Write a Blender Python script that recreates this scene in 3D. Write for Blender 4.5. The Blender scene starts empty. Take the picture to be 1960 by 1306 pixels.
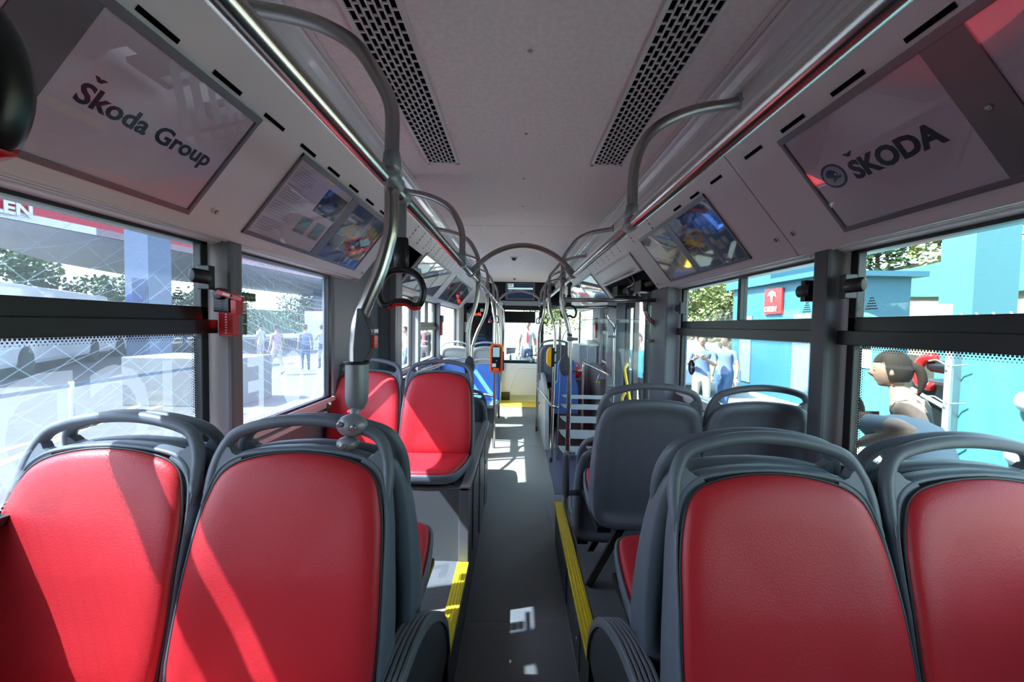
import bpy, bmesh, math, random
from mathutils import Vector, Matrix, Euler
random.seed(7)
S = bpy.context.scene
COL = S.collection
PI = math.pi

# ---------------------------------------------------------------- camera, sky, sun, exposure
cam_d = bpy.data.cameras.new('camera'); cam = bpy.data.objects.new('camera', cam_d); COL.objects.link(cam)
cam_d.sensor_width = 36.0; cam_d.lens = 762.0/1960.0*36.0; cam_d.clip_start = 0.02; cam_d.clip_end = 500
BX = Vector((0.99977041, 0.01745106, -0.0124333)); BY = Vector((0.01311207, -0.03933622, 0.99914)); BZ = Vector((0.01694697, -0.99907363, -0.03955601))
R = Matrix(((BX.x, -BX.y, -BX.z), (BY.x, -BY.y, -BY.z), (BZ.x, -BZ.y, -BZ.z)))
cam.matrix_world = Matrix.Translation((-0.025, 0, 1.5)) @ R.to_4x4()
S.camera = cam

W = bpy.data.worlds.new('world'); S.world = W; W.use_nodes = True
nt = W.node_tree; nt.nodes.clear()
sky = nt.nodes.new('ShaderNodeTexSky'); sky.sky_type = 'NISHITA'; sky.sun_disc = False
sky.sun_elevation = math.radians(51); sky.sun_rotation = math.radians(256); sky.air_density = 1.0; sky.dust_density = 1.6
hs = nt.nodes.new('ShaderNodeHueSaturation'); hs.inputs['Saturation'].default_value = 0.5
bgn = nt.nodes.new('ShaderNodeBackground'); bgn.inputs[1].default_value = 0.40
wo = nt.nodes.new('ShaderNodeOutputWorld')
nt.links.new(sky.outputs[0], hs.inputs['Color']); nt.links.new(hs.outputs[0], bgn.inputs[0]); nt.links.new(bgn.outputs[0], wo.inputs[0])

sun_d = bpy.data.lights.new('sun', 'SUN'); sun_d.energy = 8.6; sun_d.angle = math.radians(0.53); sun_d.color = (1.0, 0.965, 0.91)
sun = bpy.data.objects.new('sun', sun_d); COL.objects.link(sun)
sun.rotation_euler = Vector((1.0, 0.25, -1.31)).to_track_quat('-Z', 'Y').to_euler()

S.view_settings.view_transform = 'Standard'; S.view_settings.look = 'None'
S.view_settings.gamma = 1.0; S.view_settings.use_curve_mapping = False
S.view_settings.exposure = 2.62
S.cycles.max_bounces = 12; S.cycles.diffuse_bounces = 6; S.cycles.transparent_max_bounces = 32
S.cycles.glossy_bounces = 4; S.cycles.caustics_reflective = False; S.cycles.caustics_refractive = False
S.cycles.sample_clamp_indirect = 6.0

# ---------------------------------------------------------------- materials
def mat(name, col, rough=0.5, metal=0.0, noise=0.0, nscale=20.0, bump=0.0, bscale=200.0, spec=0.5, emit=None, coat=0.0, stretch=None):
    m = bpy.data.materials.new(name); m.use_nodes = True
    t = m.node_tree; b = t.nodes['Principled BSDF']
    c = (col[0], col[1], col[2], 1)
    b.inputs['Base Color'].default_value = c; b.inputs['Roughness'].default_value = rough
    b.inputs['Metallic'].default_value = metal; b.inputs['Specular IOR Level'].default_value = spec
    b.inputs['Coat Weight'].default_value = coat
    if emit:
        b.inputs['Emission Color'].default_value = (emit[0], emit[1], emit[2], 1); b.inputs['Emission Strength'].default_value = emit[3]
    if noise or bump:
        tc = t.nodes.new('ShaderNodeTexCoord'); mp = t.nodes.new('ShaderNodeMapping')
        t.links.new(tc.outputs['Object'], mp.inputs[0])
        if stretch: mp.inputs['Scale'].default_value = stretch
    if noise:
        n = t.nodes.new('ShaderNodeTexNoise'); n.inputs['Scale'].default_value = nscale; n.inputs['Detail'].default_value = 4
        r = t.nodes.new('ShaderNodeMapRange'); r.inputs[1].default_value = 0.3; r.inputs[2].default_value = 0.7
        r.inputs[3].default_value = 1-noise; r.inputs[4].default_value = 1+noise
        mx = t.nodes.new('ShaderNodeMix'); mx.data_type = 'RGBA'; mx.blend_type = 'MULTIPLY'; mx.inputs[0].default_value = 1
        mx.inputs[6].default_value = c
        t.links.new(mp.outputs[0], n.inputs[0]); t.links.new(n.outputs[0], r.inputs[0]); t.links.new(r.outputs[0], mx.inputs[7])
        t.links.new(mx.outputs[2], b.inputs['Base Color'])
    if bump:
        n2 = t.nodes.new('ShaderNodeTexNoise'); n2.inputs['Scale'].default_value = bscale; n2.inputs['Detail'].default_value = 3
        bp = t.nodes.new('ShaderNodeBump'); bp.inputs['Strength'].default_value = bump; bp.inputs['Distance'].default_value = 0.002
        t.links.new(mp.outputs[0], n2.inputs[0]); t.links.new(n2.outputs[0], bp.inputs['Height']); t.links.new(bp.outputs[0], b.inputs['Normal'])
    return m

def glass(name, tint, haze=0.0, hazecol=(0.8, 0.9, 1.0), refl=1.0):
    m = bpy.data.materials.new(name); m.use_nodes = True; t = m.node_tree; t.nodes.clear()
    o = t.nodes.new('ShaderNodeOutputMaterial'); tr = t.nodes.new('ShaderNodeBsdfTransparent'); tr.inputs[0].default_value = (*tint, 1)
    gl = t.nodes.new('ShaderNodeBsdfGlossy'); gl.inputs['Roughness'].default_value = 0.0
    lw = t.nodes.new('ShaderNodeLayerWeight'); lw.inputs[0].default_value = 0.5
    pw = t.nodes.new('ShaderNodeMath'); pw.operation = 'POWER'; pw.inputs[1].default_value = 5.0
    fr = t.nodes.new('ShaderNodeMath'); fr.operation = 'MULTIPLY_ADD'; fr.inputs[1].default_value = 0.9; fr.inputs[2].default_value = 0.045
    t.links.new(lw.outputs['Facing'], pw.inputs[0]); t.links.new(pw.outputs[0], fr.inputs[0])
    mu = t.nodes.new('ShaderNodeMath'); mu.operation = 'MULTIPLY'; mu.inputs[1].default_value = refl
    mx = t.nodes.new('ShaderNodeMixShader')
    t.links.new(fr.outputs[0], mu.inputs[0]); t.links.new(mu.outputs[0], mx.inputs[0])
    base = tr.outputs[0]
    if haze:
        tl = t.nodes.new('ShaderNodeBsdfTranslucent'); tl.inputs[0].default_value = (*hazecol, 1)
        df = t.nodes.new('ShaderNodeBsdfDiffuse'); df.inputs[0].default_value = (*hazecol, 1)
        ad = t.nodes.new('ShaderNodeMixShader'); ad.inputs[0].default_value = 0.35
        t.links.new(tl.outputs[0], ad.inputs[1]); t.links.new(df.outputs[0], ad.inputs[2])
        hz = t.nodes.new('ShaderNodeMixShader'); hz.inputs[0].default_value = haze
        t.links.new(base, hz.inputs[1]); t.links.new(ad.outputs[0], hz.inputs[2]); base = hz.outputs[0]
    t.links.new(base, mx.inputs[1]); t.links.new(gl.outputs[0], mx.inputs[2]); t.links.new(mx.outputs[0], o.inputs[0])
    return m

M = dict(
    red=mat('red_leather', (0.50, 0.020, 0.028), 0.42, noise=0.05, nscale=6, bump=0.25, bscale=260, spec=0.4),
    blue=mat('blue_leather', (0.045, 0.16, 0.52), 0.45, bump=0.2, bscale=260),
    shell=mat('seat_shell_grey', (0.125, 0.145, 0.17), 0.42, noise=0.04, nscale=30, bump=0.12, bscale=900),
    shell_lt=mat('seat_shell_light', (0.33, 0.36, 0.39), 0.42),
    piping=mat('dark_piping', (0.02, 0.02, 0.022), 0.5),
    steel=mat('brushed_steel', (0.56, 0.53, 0.5), 0.24, 1.0, noise=0.06, nscale=12, stretch=(1, 1, 8)),
    steel_dk=mat('satin_steel', (0.36, 0.34, 0.33), 0.33, 1.0),
    joint=mat('joint_grey', (0.26, 0.27, 0.29), 0.4, 0.3),
    panel=mat('luggage_panel', (0.70, 0.68, 0.675), 0.38, noise=0.02, nscale=4, bump=0.05, bscale=600),
    trimlt=mat('trim_light_grey', (0.62, 0.61, 0.61), 0.33),
    frame=mat('poster_frame_grey', (0.19, 0.19, 0.205), 0.35, 0.4),
    cloth=mat('ceiling_cloth', (0.76, 0.70, 0.69), 0.75, noise=0.07, nscale=55, bump=0.3, bscale=420),
    cover=mat('lamp_cover', (0.62, 0.60, 0.65), 0.18, coat=0.3),
    black=mat('black_plastic', (0.008, 0.009, 0.01), 0.35),
    hole=mat('slot_dark', (0.003, 0.003, 0.003), 0.9, spec=0.05),
    blackg=mat('black_glass', (0.01, 0.012, 0.018), 0.06),
    grey=mat('wall_grey', (0.15, 0.16, 0.185), 0.45, bump=0.08, bscale=500),
    greyb=mat('wall_blue_grey', (0.20, 0.225, 0.27), 0.4, bump=0.06, bscale=400),
    greydk=mat('wall_dark_grey', (0.07, 0.075, 0.085), 0.45),
    lower=mat('lower_wall_grey', (0.16, 0.165, 0.18), 0.3),
    floor=mat('speckled_vinyl', (0.11, 0.116, 0.12), 0.42, noise=0.32, nscale=420, bump=0.06, bscale=500),
    floor2=mat('dark_speckled_vinyl', (0.11, 0.114, 0.117), 0.45, noise=0.35, nscale=430, bump=0.06, bscale=500),
    side=mat('podium_side', (0.045, 0.048, 0.052), 0.4, noise=0.15, nscale=300),
    weld=mat('floor_weld', (0.2, 0.2, 0.2), 0.5),
    yellow=mat('step_yellow', (0.72, 0.55, 0.02), 0.45, noise=0.08, nscale=30),
    yelfloor=mat('yellow_floor', (0.55, 0.40, 0.03), 0.45, noise=0.2, nscale=300),
    rubber=mat('ribbed_rubber', (0.17, 0.178, 0.19), 0.5),
    bluefloor=mat('blue_floor', (0.04, 0.045, 0.085), 0.5, noise=0.2, nscale=300),
    white=mat('white_panel', (0.66, 0.66, 0.65), 0.35),
    paper=mat('poster_paper', (0.80, 0.73, 0.78), 0.22, coat=0.6),
    navy=mat('navy_ink', (0.012, 0.016, 0.05), 0.3, coat=0.5),
    posterblue=mat('poster_blue', (0.02, 0.055, 0.22), 0.2, coat=0.7, noise=0.1, nscale=10),
    pale=mat('pale_print', (0.42, 0.45, 0.55), 0.3, coat=0.5),
    photo=mat('photo_dark', (0.03, 0.035, 0.05), 0.2, coat=0.6, noise=0.8, nscale=25),
    photob=mat('photo_blue', (0.02, 0.05, 0.2), 0.2, coat=0.6, noise=0.6, nscale=20),
    orange_p=mat('photo_orange', (0.55, 0.2, 0.04), 0.2, coat=0.6, noise=0.3, nscale=25),
    greyp=mat('photo_grey', (0.3, 0.31, 0.33), 0.3, coat=0.5, noise=0.2, nscale=20),
    cyanp=mat('photo_cyan', (0.15, 0.45, 0.55), 0.3, coat=0.5),
    logo=mat('logo_blue', (0.01, 0.06, 0.17), 0.3, coat=0.5),
    redp=mat('red_plastic', (0.55, 0.012, 0.012), 0.3),
    green=mat('sign_green', (0.005, 0.10, 0.035), 0.4),
    cream=mat('sign_cream', (0.6, 0.62, 0.48), 0.4),
    orange=mat('validator_orange', (0.75, 0.10, 0.02), 0.35),
    yel=mat('validator_yellow', (0.80, 0.42, 0.01), 0.35),
    screen=mat('lit_screen', (0.05, 0.08, 0.1), 0.1, emit=(0.35, 0.6, 0.65, 0.12)),
    led=mat('led_red', (0.2, 0, 0), 0.4, emit=(1, 0.06, 0.02, 0.5)),
    scr=mat('display_screen', (0.006, 0.01, 0.02), 0.08, emit=(0.02, 0.05, 0.12, 0.06)),
    scrl=mat('display_light', (0.3, 0.4, 0.45), 0.1, emit=(0.55, 0.75, 0.8, 0.12)),
    asphalt=mat('asphalt', (0.088, 0.087, 0.084), 0.85, noise=0.12, nscale=3, bump=0.3, bscale=60),
    roadyel=mat('road_yellow', (0.62, 0.45, 0.10), 0.7),
    roadwhite=mat('road_white', (0.5, 0.5, 0.5), 0.7),
    canred=mat('canopy_red', (0.50, 0.025, 0.05), 0.4),
    cangrey=mat('canopy_grey', (0.68, 0.69, 0.71), 0.5),
    bldblue=mat('column_blue', (0.12, 0.17, 0.26), 0.5),
    teal=mat('teal_banner', (0.045, 0.16, 0.19), 0.6, bump=0.6, bscale=3),
    teal2=mat('teal_banner_deep', (0.02, 0.09, 0.14), 0.6),
    net=mat('green_net', (0.03, 0.10, 0.08), 0.8, noise=0.15, nscale=6),
    dry=mat('dry_grass', (0.17, 0.135, 0.085), 0.95, noise=0.25, nscale=8, stretch=(1, 1, 6)),
    grass=mat('verge_grass', (0.10, 0.15, 0.04), 0.95, noise=0.4, nscale=5),
    galv=mat('galvanised', (0.38, 0.40, 0.42), 0.45, 0.6),
    leaf=mat('leaf_green', (0.06, 0.11, 0.03), 0.7, noise=0.5, nscale=1.5),
    leafd=mat('leaf_dark', (0.03, 0.065, 0.02), 0.7, noise=0.5, nscale=1.5),
    leafy=mat('leaf_yellow', (0.16, 0.17, 0.04), 0.7, noise=0.4, nscale=1.5),
    bark=mat('bark', (0.09, 0.065, 0.045), 0.9),
    skin=mat('skin', (0.27, 0.155, 0.11), 0.55),
    hair=mat('hair_brown', (0.018, 0.011, 0.008), 0.8, spec=0.2),
    hairb=mat('hair_black', (0.012, 0.01, 0.01), 0.6),
    shw=mat('shirt_white', (0.35, 0.35, 0.37), 0.8),
    shb=mat('shirt_blue', (0.10, 0.13, 0.26), 0.8),
    shg=mat('shirt_grey_blue', (0.11, 0.14, 0.17), 0.8),
    shk=mat('cloth_black', (0.02, 0.02, 0.025), 0.8),
    shp=mat('shirt_pink', (0.35, 0.22, 0.25), 0.8),
    teeshirt=mat('shirt_teal', (0.05, 0.32, 0.38), 0.8),
    navyc=mat('cloth_navy', (0.03, 0.045, 0.09), 0.8),
    jeans=mat('jeans', (0.035, 0.07, 0.15), 0.85, noise=0.2, nscale=30),
    chino=mat('trousers_beige', (0.38, 0.33, 0.27), 0.85),
    tie=mat('tie_red', (0.5, 0.03, 0.05), 0.7),
    vanwhite=mat('van_white', (0.62, 0.63, 0.65), 0.25, coat=0.6),
    tyre=mat('tyre', (0.02, 0.02, 0.02), 0.8),
)
M['glass'] = glass('window_glass', (0.64, 0.74, 0.74), refl=0.4)
M['glassC'] = glass('pale_window_glass', (0.86, 0.92, 0.92), refl=0.6)
M['glassL'] = glass('filmed_glass', (0.48, 0.53, 0.58), haze=0.014, hazecol=(0.7, 0.85, 1.0), refl=0.5)
M['glassL2'] = glass('lightly_filmed_glass', (0.56, 0.62, 0.70), haze=0.02, hazecol=(0.7, 0.85, 1.0), refl=0.5)
M['clear'] = glass('clear_glass', (0.93, 0.97, 0.97), refl=0.9)
M['acryl'] = glass('poster_acrylic', (0.97, 0.97, 0.98), refl=1.3)
M['frost'] = glass('frosted_stripe', (0.25, 0.28, 0.3), haze=0.93, hazecol=(0.85, 0.93, 0.95), refl=0.4)
M['filmline'] = glass('film_line', (0.85, 0.92, 0.98), haze=0.13, hazecol=(0.65, 0.86, 1.0), refl=0.0)
M['letter'] = glass('film_letter', (0.84, 0.86, 0.88), haze=0.10, hazecol=(0.95, 0.97, 1.0), refl=0.0)

# ---------------------------------------------------------------- helpers
ORG = {}
def tag(o, label=None, cat=None, group=None, kind=None):
    if label: o['label'] = label
    if cat: o['category'] = cat
    if group: o['group'] = group
    if kind: o['kind'] = kind
    return o
def thing(name, loc=(0, 0, 0), label=None, cat=None, group=None, kind=None, rz=0):
    o = bpy.data.objects.new(name, None); COL.objects.link(o); o.location = loc; o.rotation_euler = (0, 0, rz)
    o.empty_display_size = 0.05; ORG[o.name] = Vector(loc)
    return tag(o, label, cat, group, kind)
def org(p):
    return ORG.get(p.name, Vector((0, 0, 0))) if p else Vector((0, 0, 0))
def frame_axes(d, up=Vector((0, 0, 1))):
    d = d.normalized()
    if abs(d.dot(up)) > 0.98: up = Vector((0, 1, 0))
    a = d.cross(up).normalized(); return a, a.cross(d).normalized()
def smooth_path(pts, n=6):
    P = [Vector(p) for p in pts]; out = []
    for i in range(len(P)-1):
        p0 = P[max(i-1, 0)]; p1 = P[i]; p2 = P[i+1]; p3 = P[min(i+2, len(P)-1)]
        for k in range(n):
            t = k/n
            out.append(0.5*((2*p1)+(-p0+p2)*t+(2*p0-5*p1+4*p2-p3)*t*t+(-p0+3*p1-3*p2+p3)*t**3))
    out.append(P[-1]); return out
class MB:
    def __init__(s): s.v = []; s.f = []; s.m = []; s.sm = []; s.cm = 0
    def add(s, vs, fs, smooth=False):
        b = len(s.v); s.v += [Vector(v) for v in vs]
        for f in fs: s.f.append([b+i for i in f]); s.m.append(s.cm); s.sm.append(smooth)
    def mi(s, k): s.cm = k; return s
    def box(s, x0, x1, y0, y1, z0, z1):
        s.add([(x, y, z) for x in (x0, x1) for y in (y0, y1) for z in (z0, z1)],
              [(0, 1, 3, 2), (4, 6, 7, 5), (0, 4, 5, 1), (2, 3, 7, 6), (0, 2, 6, 4), (1, 5, 7, 3)]); return s
    def obox(s, c, hx, hy, hz, mtx=None, rz=0):
        mtx = mtx or Matrix.Rotation(rz, 3, 'Z'); c = Vector(c)
        s.add([c+mtx@Vector((a*hx, b*hy, d*hz)) for a in (-1, 1) for b in (-1, 1) for d in (-1, 1)],
              [(0, 1, 3, 2), (4, 6, 7, 5), (0, 4, 5, 1), (2, 3, 7, 6), (0, 2, 6, 4), (1, 5, 7, 3)]); return s
    def bar(s, a, b, w, h, up=Vector((0, 0, 1))):
        a = Vector(a); b = Vector(b); d = (b-a); L = d.length; u, v = frame_axes(d, up)
        m = Matrix((u, v, d.normalized())).transposed(); return s.obox((a+b)/2, w/2, h/2, L/2, m)
    def tube(s, pts, r, seg=12, caps=True, n=0, ry=None, closed=False, up=Vector((0, 0, 1))):
        P = smooth_path(pts, n) if n else [Vector(p) for p in pts]
        N = len(P); rr = r if isinstance(r, (list, tuple)) else None
        vs = []; pa = None
        for i, p in enumerate(P):
            if closed: d = P[(i+1) % N]-P[i-1]
            else: d = P[min(i+1, N-1)]-P[max(i-1, 0)]
            d.normalize()
            if pa is None: a, b = frame_axes(d, up)
            else:
                a = (pa-d*pa.dot(d)).normalized(); b = a.cross(d)
            pa = a
            if rr: q = i/(N-1)*(len(rr)-1); k = min(int(q), len(rr)-2); ra = rr[k]+(rr[k+1]-rr[k])*(q-k)
            else: ra = r
            rb = ry if ry else ra
            for j in range(seg):
                t = 2*PI*j/seg; vs.append(p+a*math.cos(t)*ra+b*math.sin(t)*rb)
        fs = []
        for i in range(N if closed else N-1):
            i2 = (i+1) % N
            for j in range(seg):
                j2 = (j+1) % seg; fs.append((i*seg+j, i*seg+j2, i2*seg+j2, i2*seg+j))
        if caps and not closed: fs.append(tuple(range(seg))[::-1]); fs.append(tuple((N-1)*seg+j for j in range(seg)))
        s.add(vs, fs, True); return s
    def lathe(s, prof, c=(0, 0, 0), axis=(0, 0, 1), seg=20, sx=1.0, sy=1.0):
        ax = Vector(axis).normalized(); a, b = frame_axes(ax); c = Vector(c); vs = []
        for r, h in prof:
            for j in range(seg):
                t = 2*PI*j/seg; vs.append(c+ax*h+a*math.cos(t)*r*sx+b*math.sin(t)*r*sy)
        fs = []
        for i in range(len(prof)-1):
            for j in range(seg):
                j2 = (j+1) % seg; fs.append((i*seg+j, i*seg+j2, (i+1)*seg+j2, (i+1)*seg+j))
        fs.append(tuple(range(seg))[::-1]); fs.append(tuple((len(prof)-1)*seg+j for j in range(seg)))
        s.add(vs, fs, True); return s
    def ball(s, c, r, seg=14, rx=1, ry=1, rz=1):
        prof = [(max(1e-4, math.sin(PI*i/8)), -math.cos(PI*i/8)) for i in range(9)]
        c = Vector(c); vs = []
        for q, h in prof:
            for j in range(seg):
                t = 2*PI*j/seg; vs.append(c+Vector((math.cos(t)*q*r*rx, math.sin(t)*q*r*ry, h*r*rz)))
        fs = [(i*seg+j, i*seg+(j+1) % seg, (i+1)*seg+(j+1) % seg, (i+1)*seg+j) for i in range(8) for j in range(seg)]
        s.add(vs, fs, True); return s
    def rings(s, rings, capa=True, capb=True, smooth=True, closed=True):
        n = len(rings[0]); vs = [v for r in rings for v in r]; fs = []
        for i in range(len(rings)-1):
            for j in range(n if closed else n-1):
                j2 = (j+1) % n; fs.append((i*n+j, i*n+j2, (i+1)*n+j2, (i+1)*n+j))
        if capa: fs.append(tuple(range(n))[::-1])
        if capb: fs.append(tuple((len(rings)-1)*n+j for j in range(n)))
        s.add(vs, fs, smooth); return s
    def prism(s, poly, off):           # planar polygon extruded by the vector off
        off = Vector(off); n = len(poly); vs = [Vector(p) for p in poly]+[Vector(p)+off for p in poly]
        fs = [tuple(range(n))[::-1], tuple(range(n, 2*n))]+[(i, (i+1) % n, n+(i+1) % n, n+i) for i in range(n)]
        s.add(vs, fs); return s
    def prof(s, pts, y0, y1):          # open x,z profile extruded along y
        vs = [(x, y, z) for y in (y0, y1) for x, z in pts]; n = len(pts)
        s.add(vs, [(i, i+1, n+i+1, n+i) for i in range(n-1)]); return s
    def build(s, name, mats, parent=None, bevel=0, smooth=None, seg=2):
        o0 = org(parent)
        me = bpy.data.meshes.new(name); me.from_pydata([v-o0 for v in s.v], [], s.f)
        mats = mats if isinstance(mats, (list, tuple)) else [mats]
        for m in mats: me.materials.append(m)
        me.polygons.foreach_set('material_index', s.m)
        me.polygons.foreach_set('use_smooth', [bool(x) if smooth is None else smooth for x in s.sm]); me.update()
        bm = bmesh.new(); bm.from_mesh(me); bmesh.ops.recalc_face_normals(bm, faces=bm.faces)
        if bevel:
            ed = [e for e in bm.edges if len(e.link_faces) == 2 and e.calc_face_angle(0) > 0.6]
            try: bmesh.ops.bevel(bm, geom=ed, offset=bevel, segments=seg, affect='EDGES', profile=0.6, clamp_overlap=True)
            except Exception: pass
        bm.to_mesh(me); bm.free()
        o = bpy.data.objects.new(name, me); COL.objects.link(o)
        if parent: o.parent = parent; ORG[o.name] = o0
        return o
def dup(root, loc, rz=None, label=None, group=None):
    r = root.copy(); COL.objects.link(r); r.location = loc
    if rz is not None: r.rotation_euler = (0, 0, rz)
    if label: r['label'] = label
    if group: r['group'] = group
    for ch in list(root.children):
        c = ch.copy(); COL.objects.link(c); c.parent = r
        for g in ch.children:
            d = g.copy(); COL.objects.link(d); d.parent = c
    return r
def text(s, size, o, xd, yd, m, name='lettering', parent=None, bold=0.0, align='LEFT', depth=0.0006, shear=0.0, sx=1.0):
    cu = bpy.data.curves.new(name, 'FONT'); cu.body = s; cu.size = size; cu.offset = bold; cu.align_x = align; cu.shear = shear
    cu.extrude = depth; cu.resolution_u = 3
    t = bpy.data.objects.new('t', cu); COL.objects.link(t); bpy.context.view_layer.update()
    me = bpy.data.meshes.new_from_object(t.evaluated_get(bpy.context.evaluated_depsgraph_get()))
    bpy.data.objects.remove(t); xd = Vector(xd).normalized(); yd = Vector(yd).normalized(); zd = xd.cross(yd)
    mt = Matrix((xd*sx, yd, zd)).transposed().to_4x4(); mt.translation = Vector(o)-org(parent); me.transform(mt)
    me.materials.clear(); me.materials.append(m)
    ob = bpy.data.objects.new(name, me); COL.objects.link(ob)
    if parent: ob.parent = parent; ORG[ob.name] = org(parent)
    return ob
def struct(o): o['kind'] = 'structure'; return o

# slope of the panels above the windows
NRM = 1.0/math.sqrt(1.24**2+1)
def slope(side, y, x, off=0.0):
    z = 1.847+1.24*(1.03-x); return Vector((side*(x-off*1.24*NRM), y, z-off*NRM))
def slope_s(side, y, s, off=0.0): return slope(side, y, 0.82+0.22*s, off)     # s = 0 top edge, 1 bottom edge of a frame
def srect(mb, side, y0, y1, s0, s1, off, th=0.0015):
    q = [slope_s(side, y0, s0, off), slope_s(side, y1, s0, off), slope_s(side, y1, s1, off), slope_s(side, y0, s1, off)]
    n = slope_s(side, 0, 0, th)-slope_s(side, 0, 0, 0); mb.prism(q, n)
UPS = {1: Vector((-1, 0, 1.24)), -1: Vector((1, 0, 1.24))}

# ================================================================ THE SHELL
Y0 = -1.25
mb = MB(); mb.box(-0.27, 0.27, Y0, 7.25, -0.06, 0.0); mb.box(-1.25, -0.27, 2.2, 7.25, -0.06, 0); mb.box(0.27, 1.25, 2.2, 7.25, -0.06, 0)
struct(mb.build('floor', M['floor']))
mb = MB(); mb.box(-1.25, 1.25, 7.25, 9.6, -0.06, 0.004); struct(mb.build('floor_front', M['yelfloor']))
mb = MB(); mb.box(-0.02, -0.27, 1.9, 1.902, 0, 0.0008); mb.box(-0.27, 0.27, 1.96, 1.963, 0.0, 0.0008)
mb.box(-0.27, 0.27, 4.9, 4.903, 0.0, 0.0008)
for sx in (-1, 1): mb.bar((sx*0.262, Y0, 0.003), (sx*0.262, 3.3, 0.003), 0.006, 0.004)
struct(mb.build('trim_1', M['weld']))
mb = MB(); mb.box(0.34, 0.95, 3.5, 4.85, 0.0, 0.003); struct(mb.build('floor_bay', M['bluefloor']))

# podiums either side of the aisle
mb = MB(); mb.box(-1.25, -0.275, Y0, 2.0, 0.0, 0.28); struct(mb.build('floor_platform', M['floor2']))
mb = MB(); mb.box(0.275, 1.25, Y0, 2.12, 0.0, 0.28); mb.box(0.275, 0.33, 2.12, 2.72, 0, 0.27); struct(mb.build('floor_platform', M['floor2']))
for sx, yb in ((-1, 2.0), (1, 2.72)):
    mb = MB(); mb.box(*sorted((sx*0.262, sx*0.276)), Y0, yb, 0.0, 0.275); struct(mb.build('baseboard_left' if sx < 0 else 'baseboard_right', M['side']))
# hatch covers in the podium sides
for sx, y0, y1, z0, z1 in ((1, 1.62, 1.95, 0.05, 0.24), (1, 2.05, 2.65, 0.03, 0.25)):
    t = thing('hatch_cover', (sx*0.262, (y0+y1)/2, z0), 'black %s hatch let into the platform side by the aisle floor' % ('louvred' if y0 > 2 else 'plain locked'), 'hatch')
    m_ = MB(); m_.box(sx*0.262-0.004, sx*0.262, y0, y1, z0, z1); m_.build('cover', M['black'] if y0 > 2 else M['side'], t, bevel=0.0015)
    if y0 > 2:
        for k in range(9):
            zz = z0+0.02+k*0.022
            m2 = MB(); m2.box(0.262-0.008, 0.262-0.003, y0+0.02, y1-0.02, zz, zz+0.010); m2.build('louvre', M['side'], t)
    else:
        m2 = MB(); m2.lathe([(0.012, 0), (0.012, 0.006)], (sx*0.258, y0+0.05, 0.15), (-sx, 0, 0)); m2.build('lock', M['steel_dk'], t)

# yellow step edges and ribbed arches
def edge_strip(sx, ya, yb, bend, label):
    t = thing('step_edge', (sx*0.27, yb, 0.28), label, 'step edge', 'yellow step edges')
    xa, xb = sorted((sx*0.255, sx*0.31))
    mb = MB(); mb.box(xa, xb, ya, yb, 0.276, 0.286)
    mb.box(*sorted((sx*0.252, sx*0.262)), ya, yb, 0.262, 0.286); mb.build('strip', M['yellow'], t, bevel=0.0025)
    for k in range(3):
        g = MB(); xc = sx*(0.272+k*0.013); g.box(xc-0.002, xc+0.002, ya+0.01, yb-0.01, 0.286, 0.2885); g.build('rib', M['yellow'], t)
edge_strip(-1, 1.43, 1.99, 0, 'yellow ribbed step edge of the platform below the tall seat box')
edge_strip(1, 1.43, 2.71, 0, 'long yellow ribbed step edge running beside the aisle up to the black pole')
def arch_trim(sx, pts, label):
    t = thing('wheel_arch_panel', (sx*0.27, 0.9, 0), label, 'arch panel', 'curved arch panels')
    pa = smooth_path([(0, y, z) for y, z in pts], 6)
    xa = sx*0.262
    mb = MB(); vs = []; fs = []
    for p in pa: vs += [(xa, p.y, 0.0), (xa, p.y, p.z), (xa+sx*0.012, p.y, 0.0), (xa+sx*0.012, p.y, p.z)]
    for i in range(len(pa)-1):
        a = i*4; b = a+4; fs += [(a, a+1, b+1, b), (a+2, b+2, b+3, a+3)]
    mb.add(vs, fs); mb.build('side_panel', M['side'], t)
    for k in range(5):
        g = MB(); xo = sx*(0.258+k*0.0125)
        q = [[Vector((xo-0.005, p.y, p.z-0.022)), Vector((xo-0.005, p.y, p.z)), Vector((xo-0.003, p.y, p.z+0.004)), Vector((xo+0.003, p.y, p.z+0.004)), Vector((xo+0.005, p.y, p.z)), Vector((xo+0.005, p.y, p.z-0.022))] for p in pa]
        g.rings(q, smooth=False); g.build('rib', M['rubber'], t)
    g = MB(); q = [[Vector((sx*0.254, p.y, p.z-0.03)), Vector((sx*0.254, p.y, p.z-0.002)), Vector((sx*0.316, p.y, p.z-0.002)), Vector((sx*0.316, p.y, p.z-0.03))] for p in pa]
    g.rings(q, smooth=False); g.build('trim_base', M['rubber'], t)
arch_trim(-1, [(1.432, 0.30), (1.37, 0.445), (1.245, 0.571), (1.094, 0.675), (1.004, 0.715), (0.904, 0.74), (0.80, 0.748), (0.5, 0.75), (-0.6, 0.75)], 'curved dark panel with ribbed rubber edge rising from the short yellow step')
arch_trim(1, [(1.432, 0.29), (1.40, 0.40), (1.306, 0.515), (1.186, 0.605), (1.041, 0.668), (0.945, 0.69), (0.872, 0.697), (0.5, 0.70), (-0.6, 0.70)], 'curved dark panel with ribbed rubber edge rising from the long yellow step')

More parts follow.
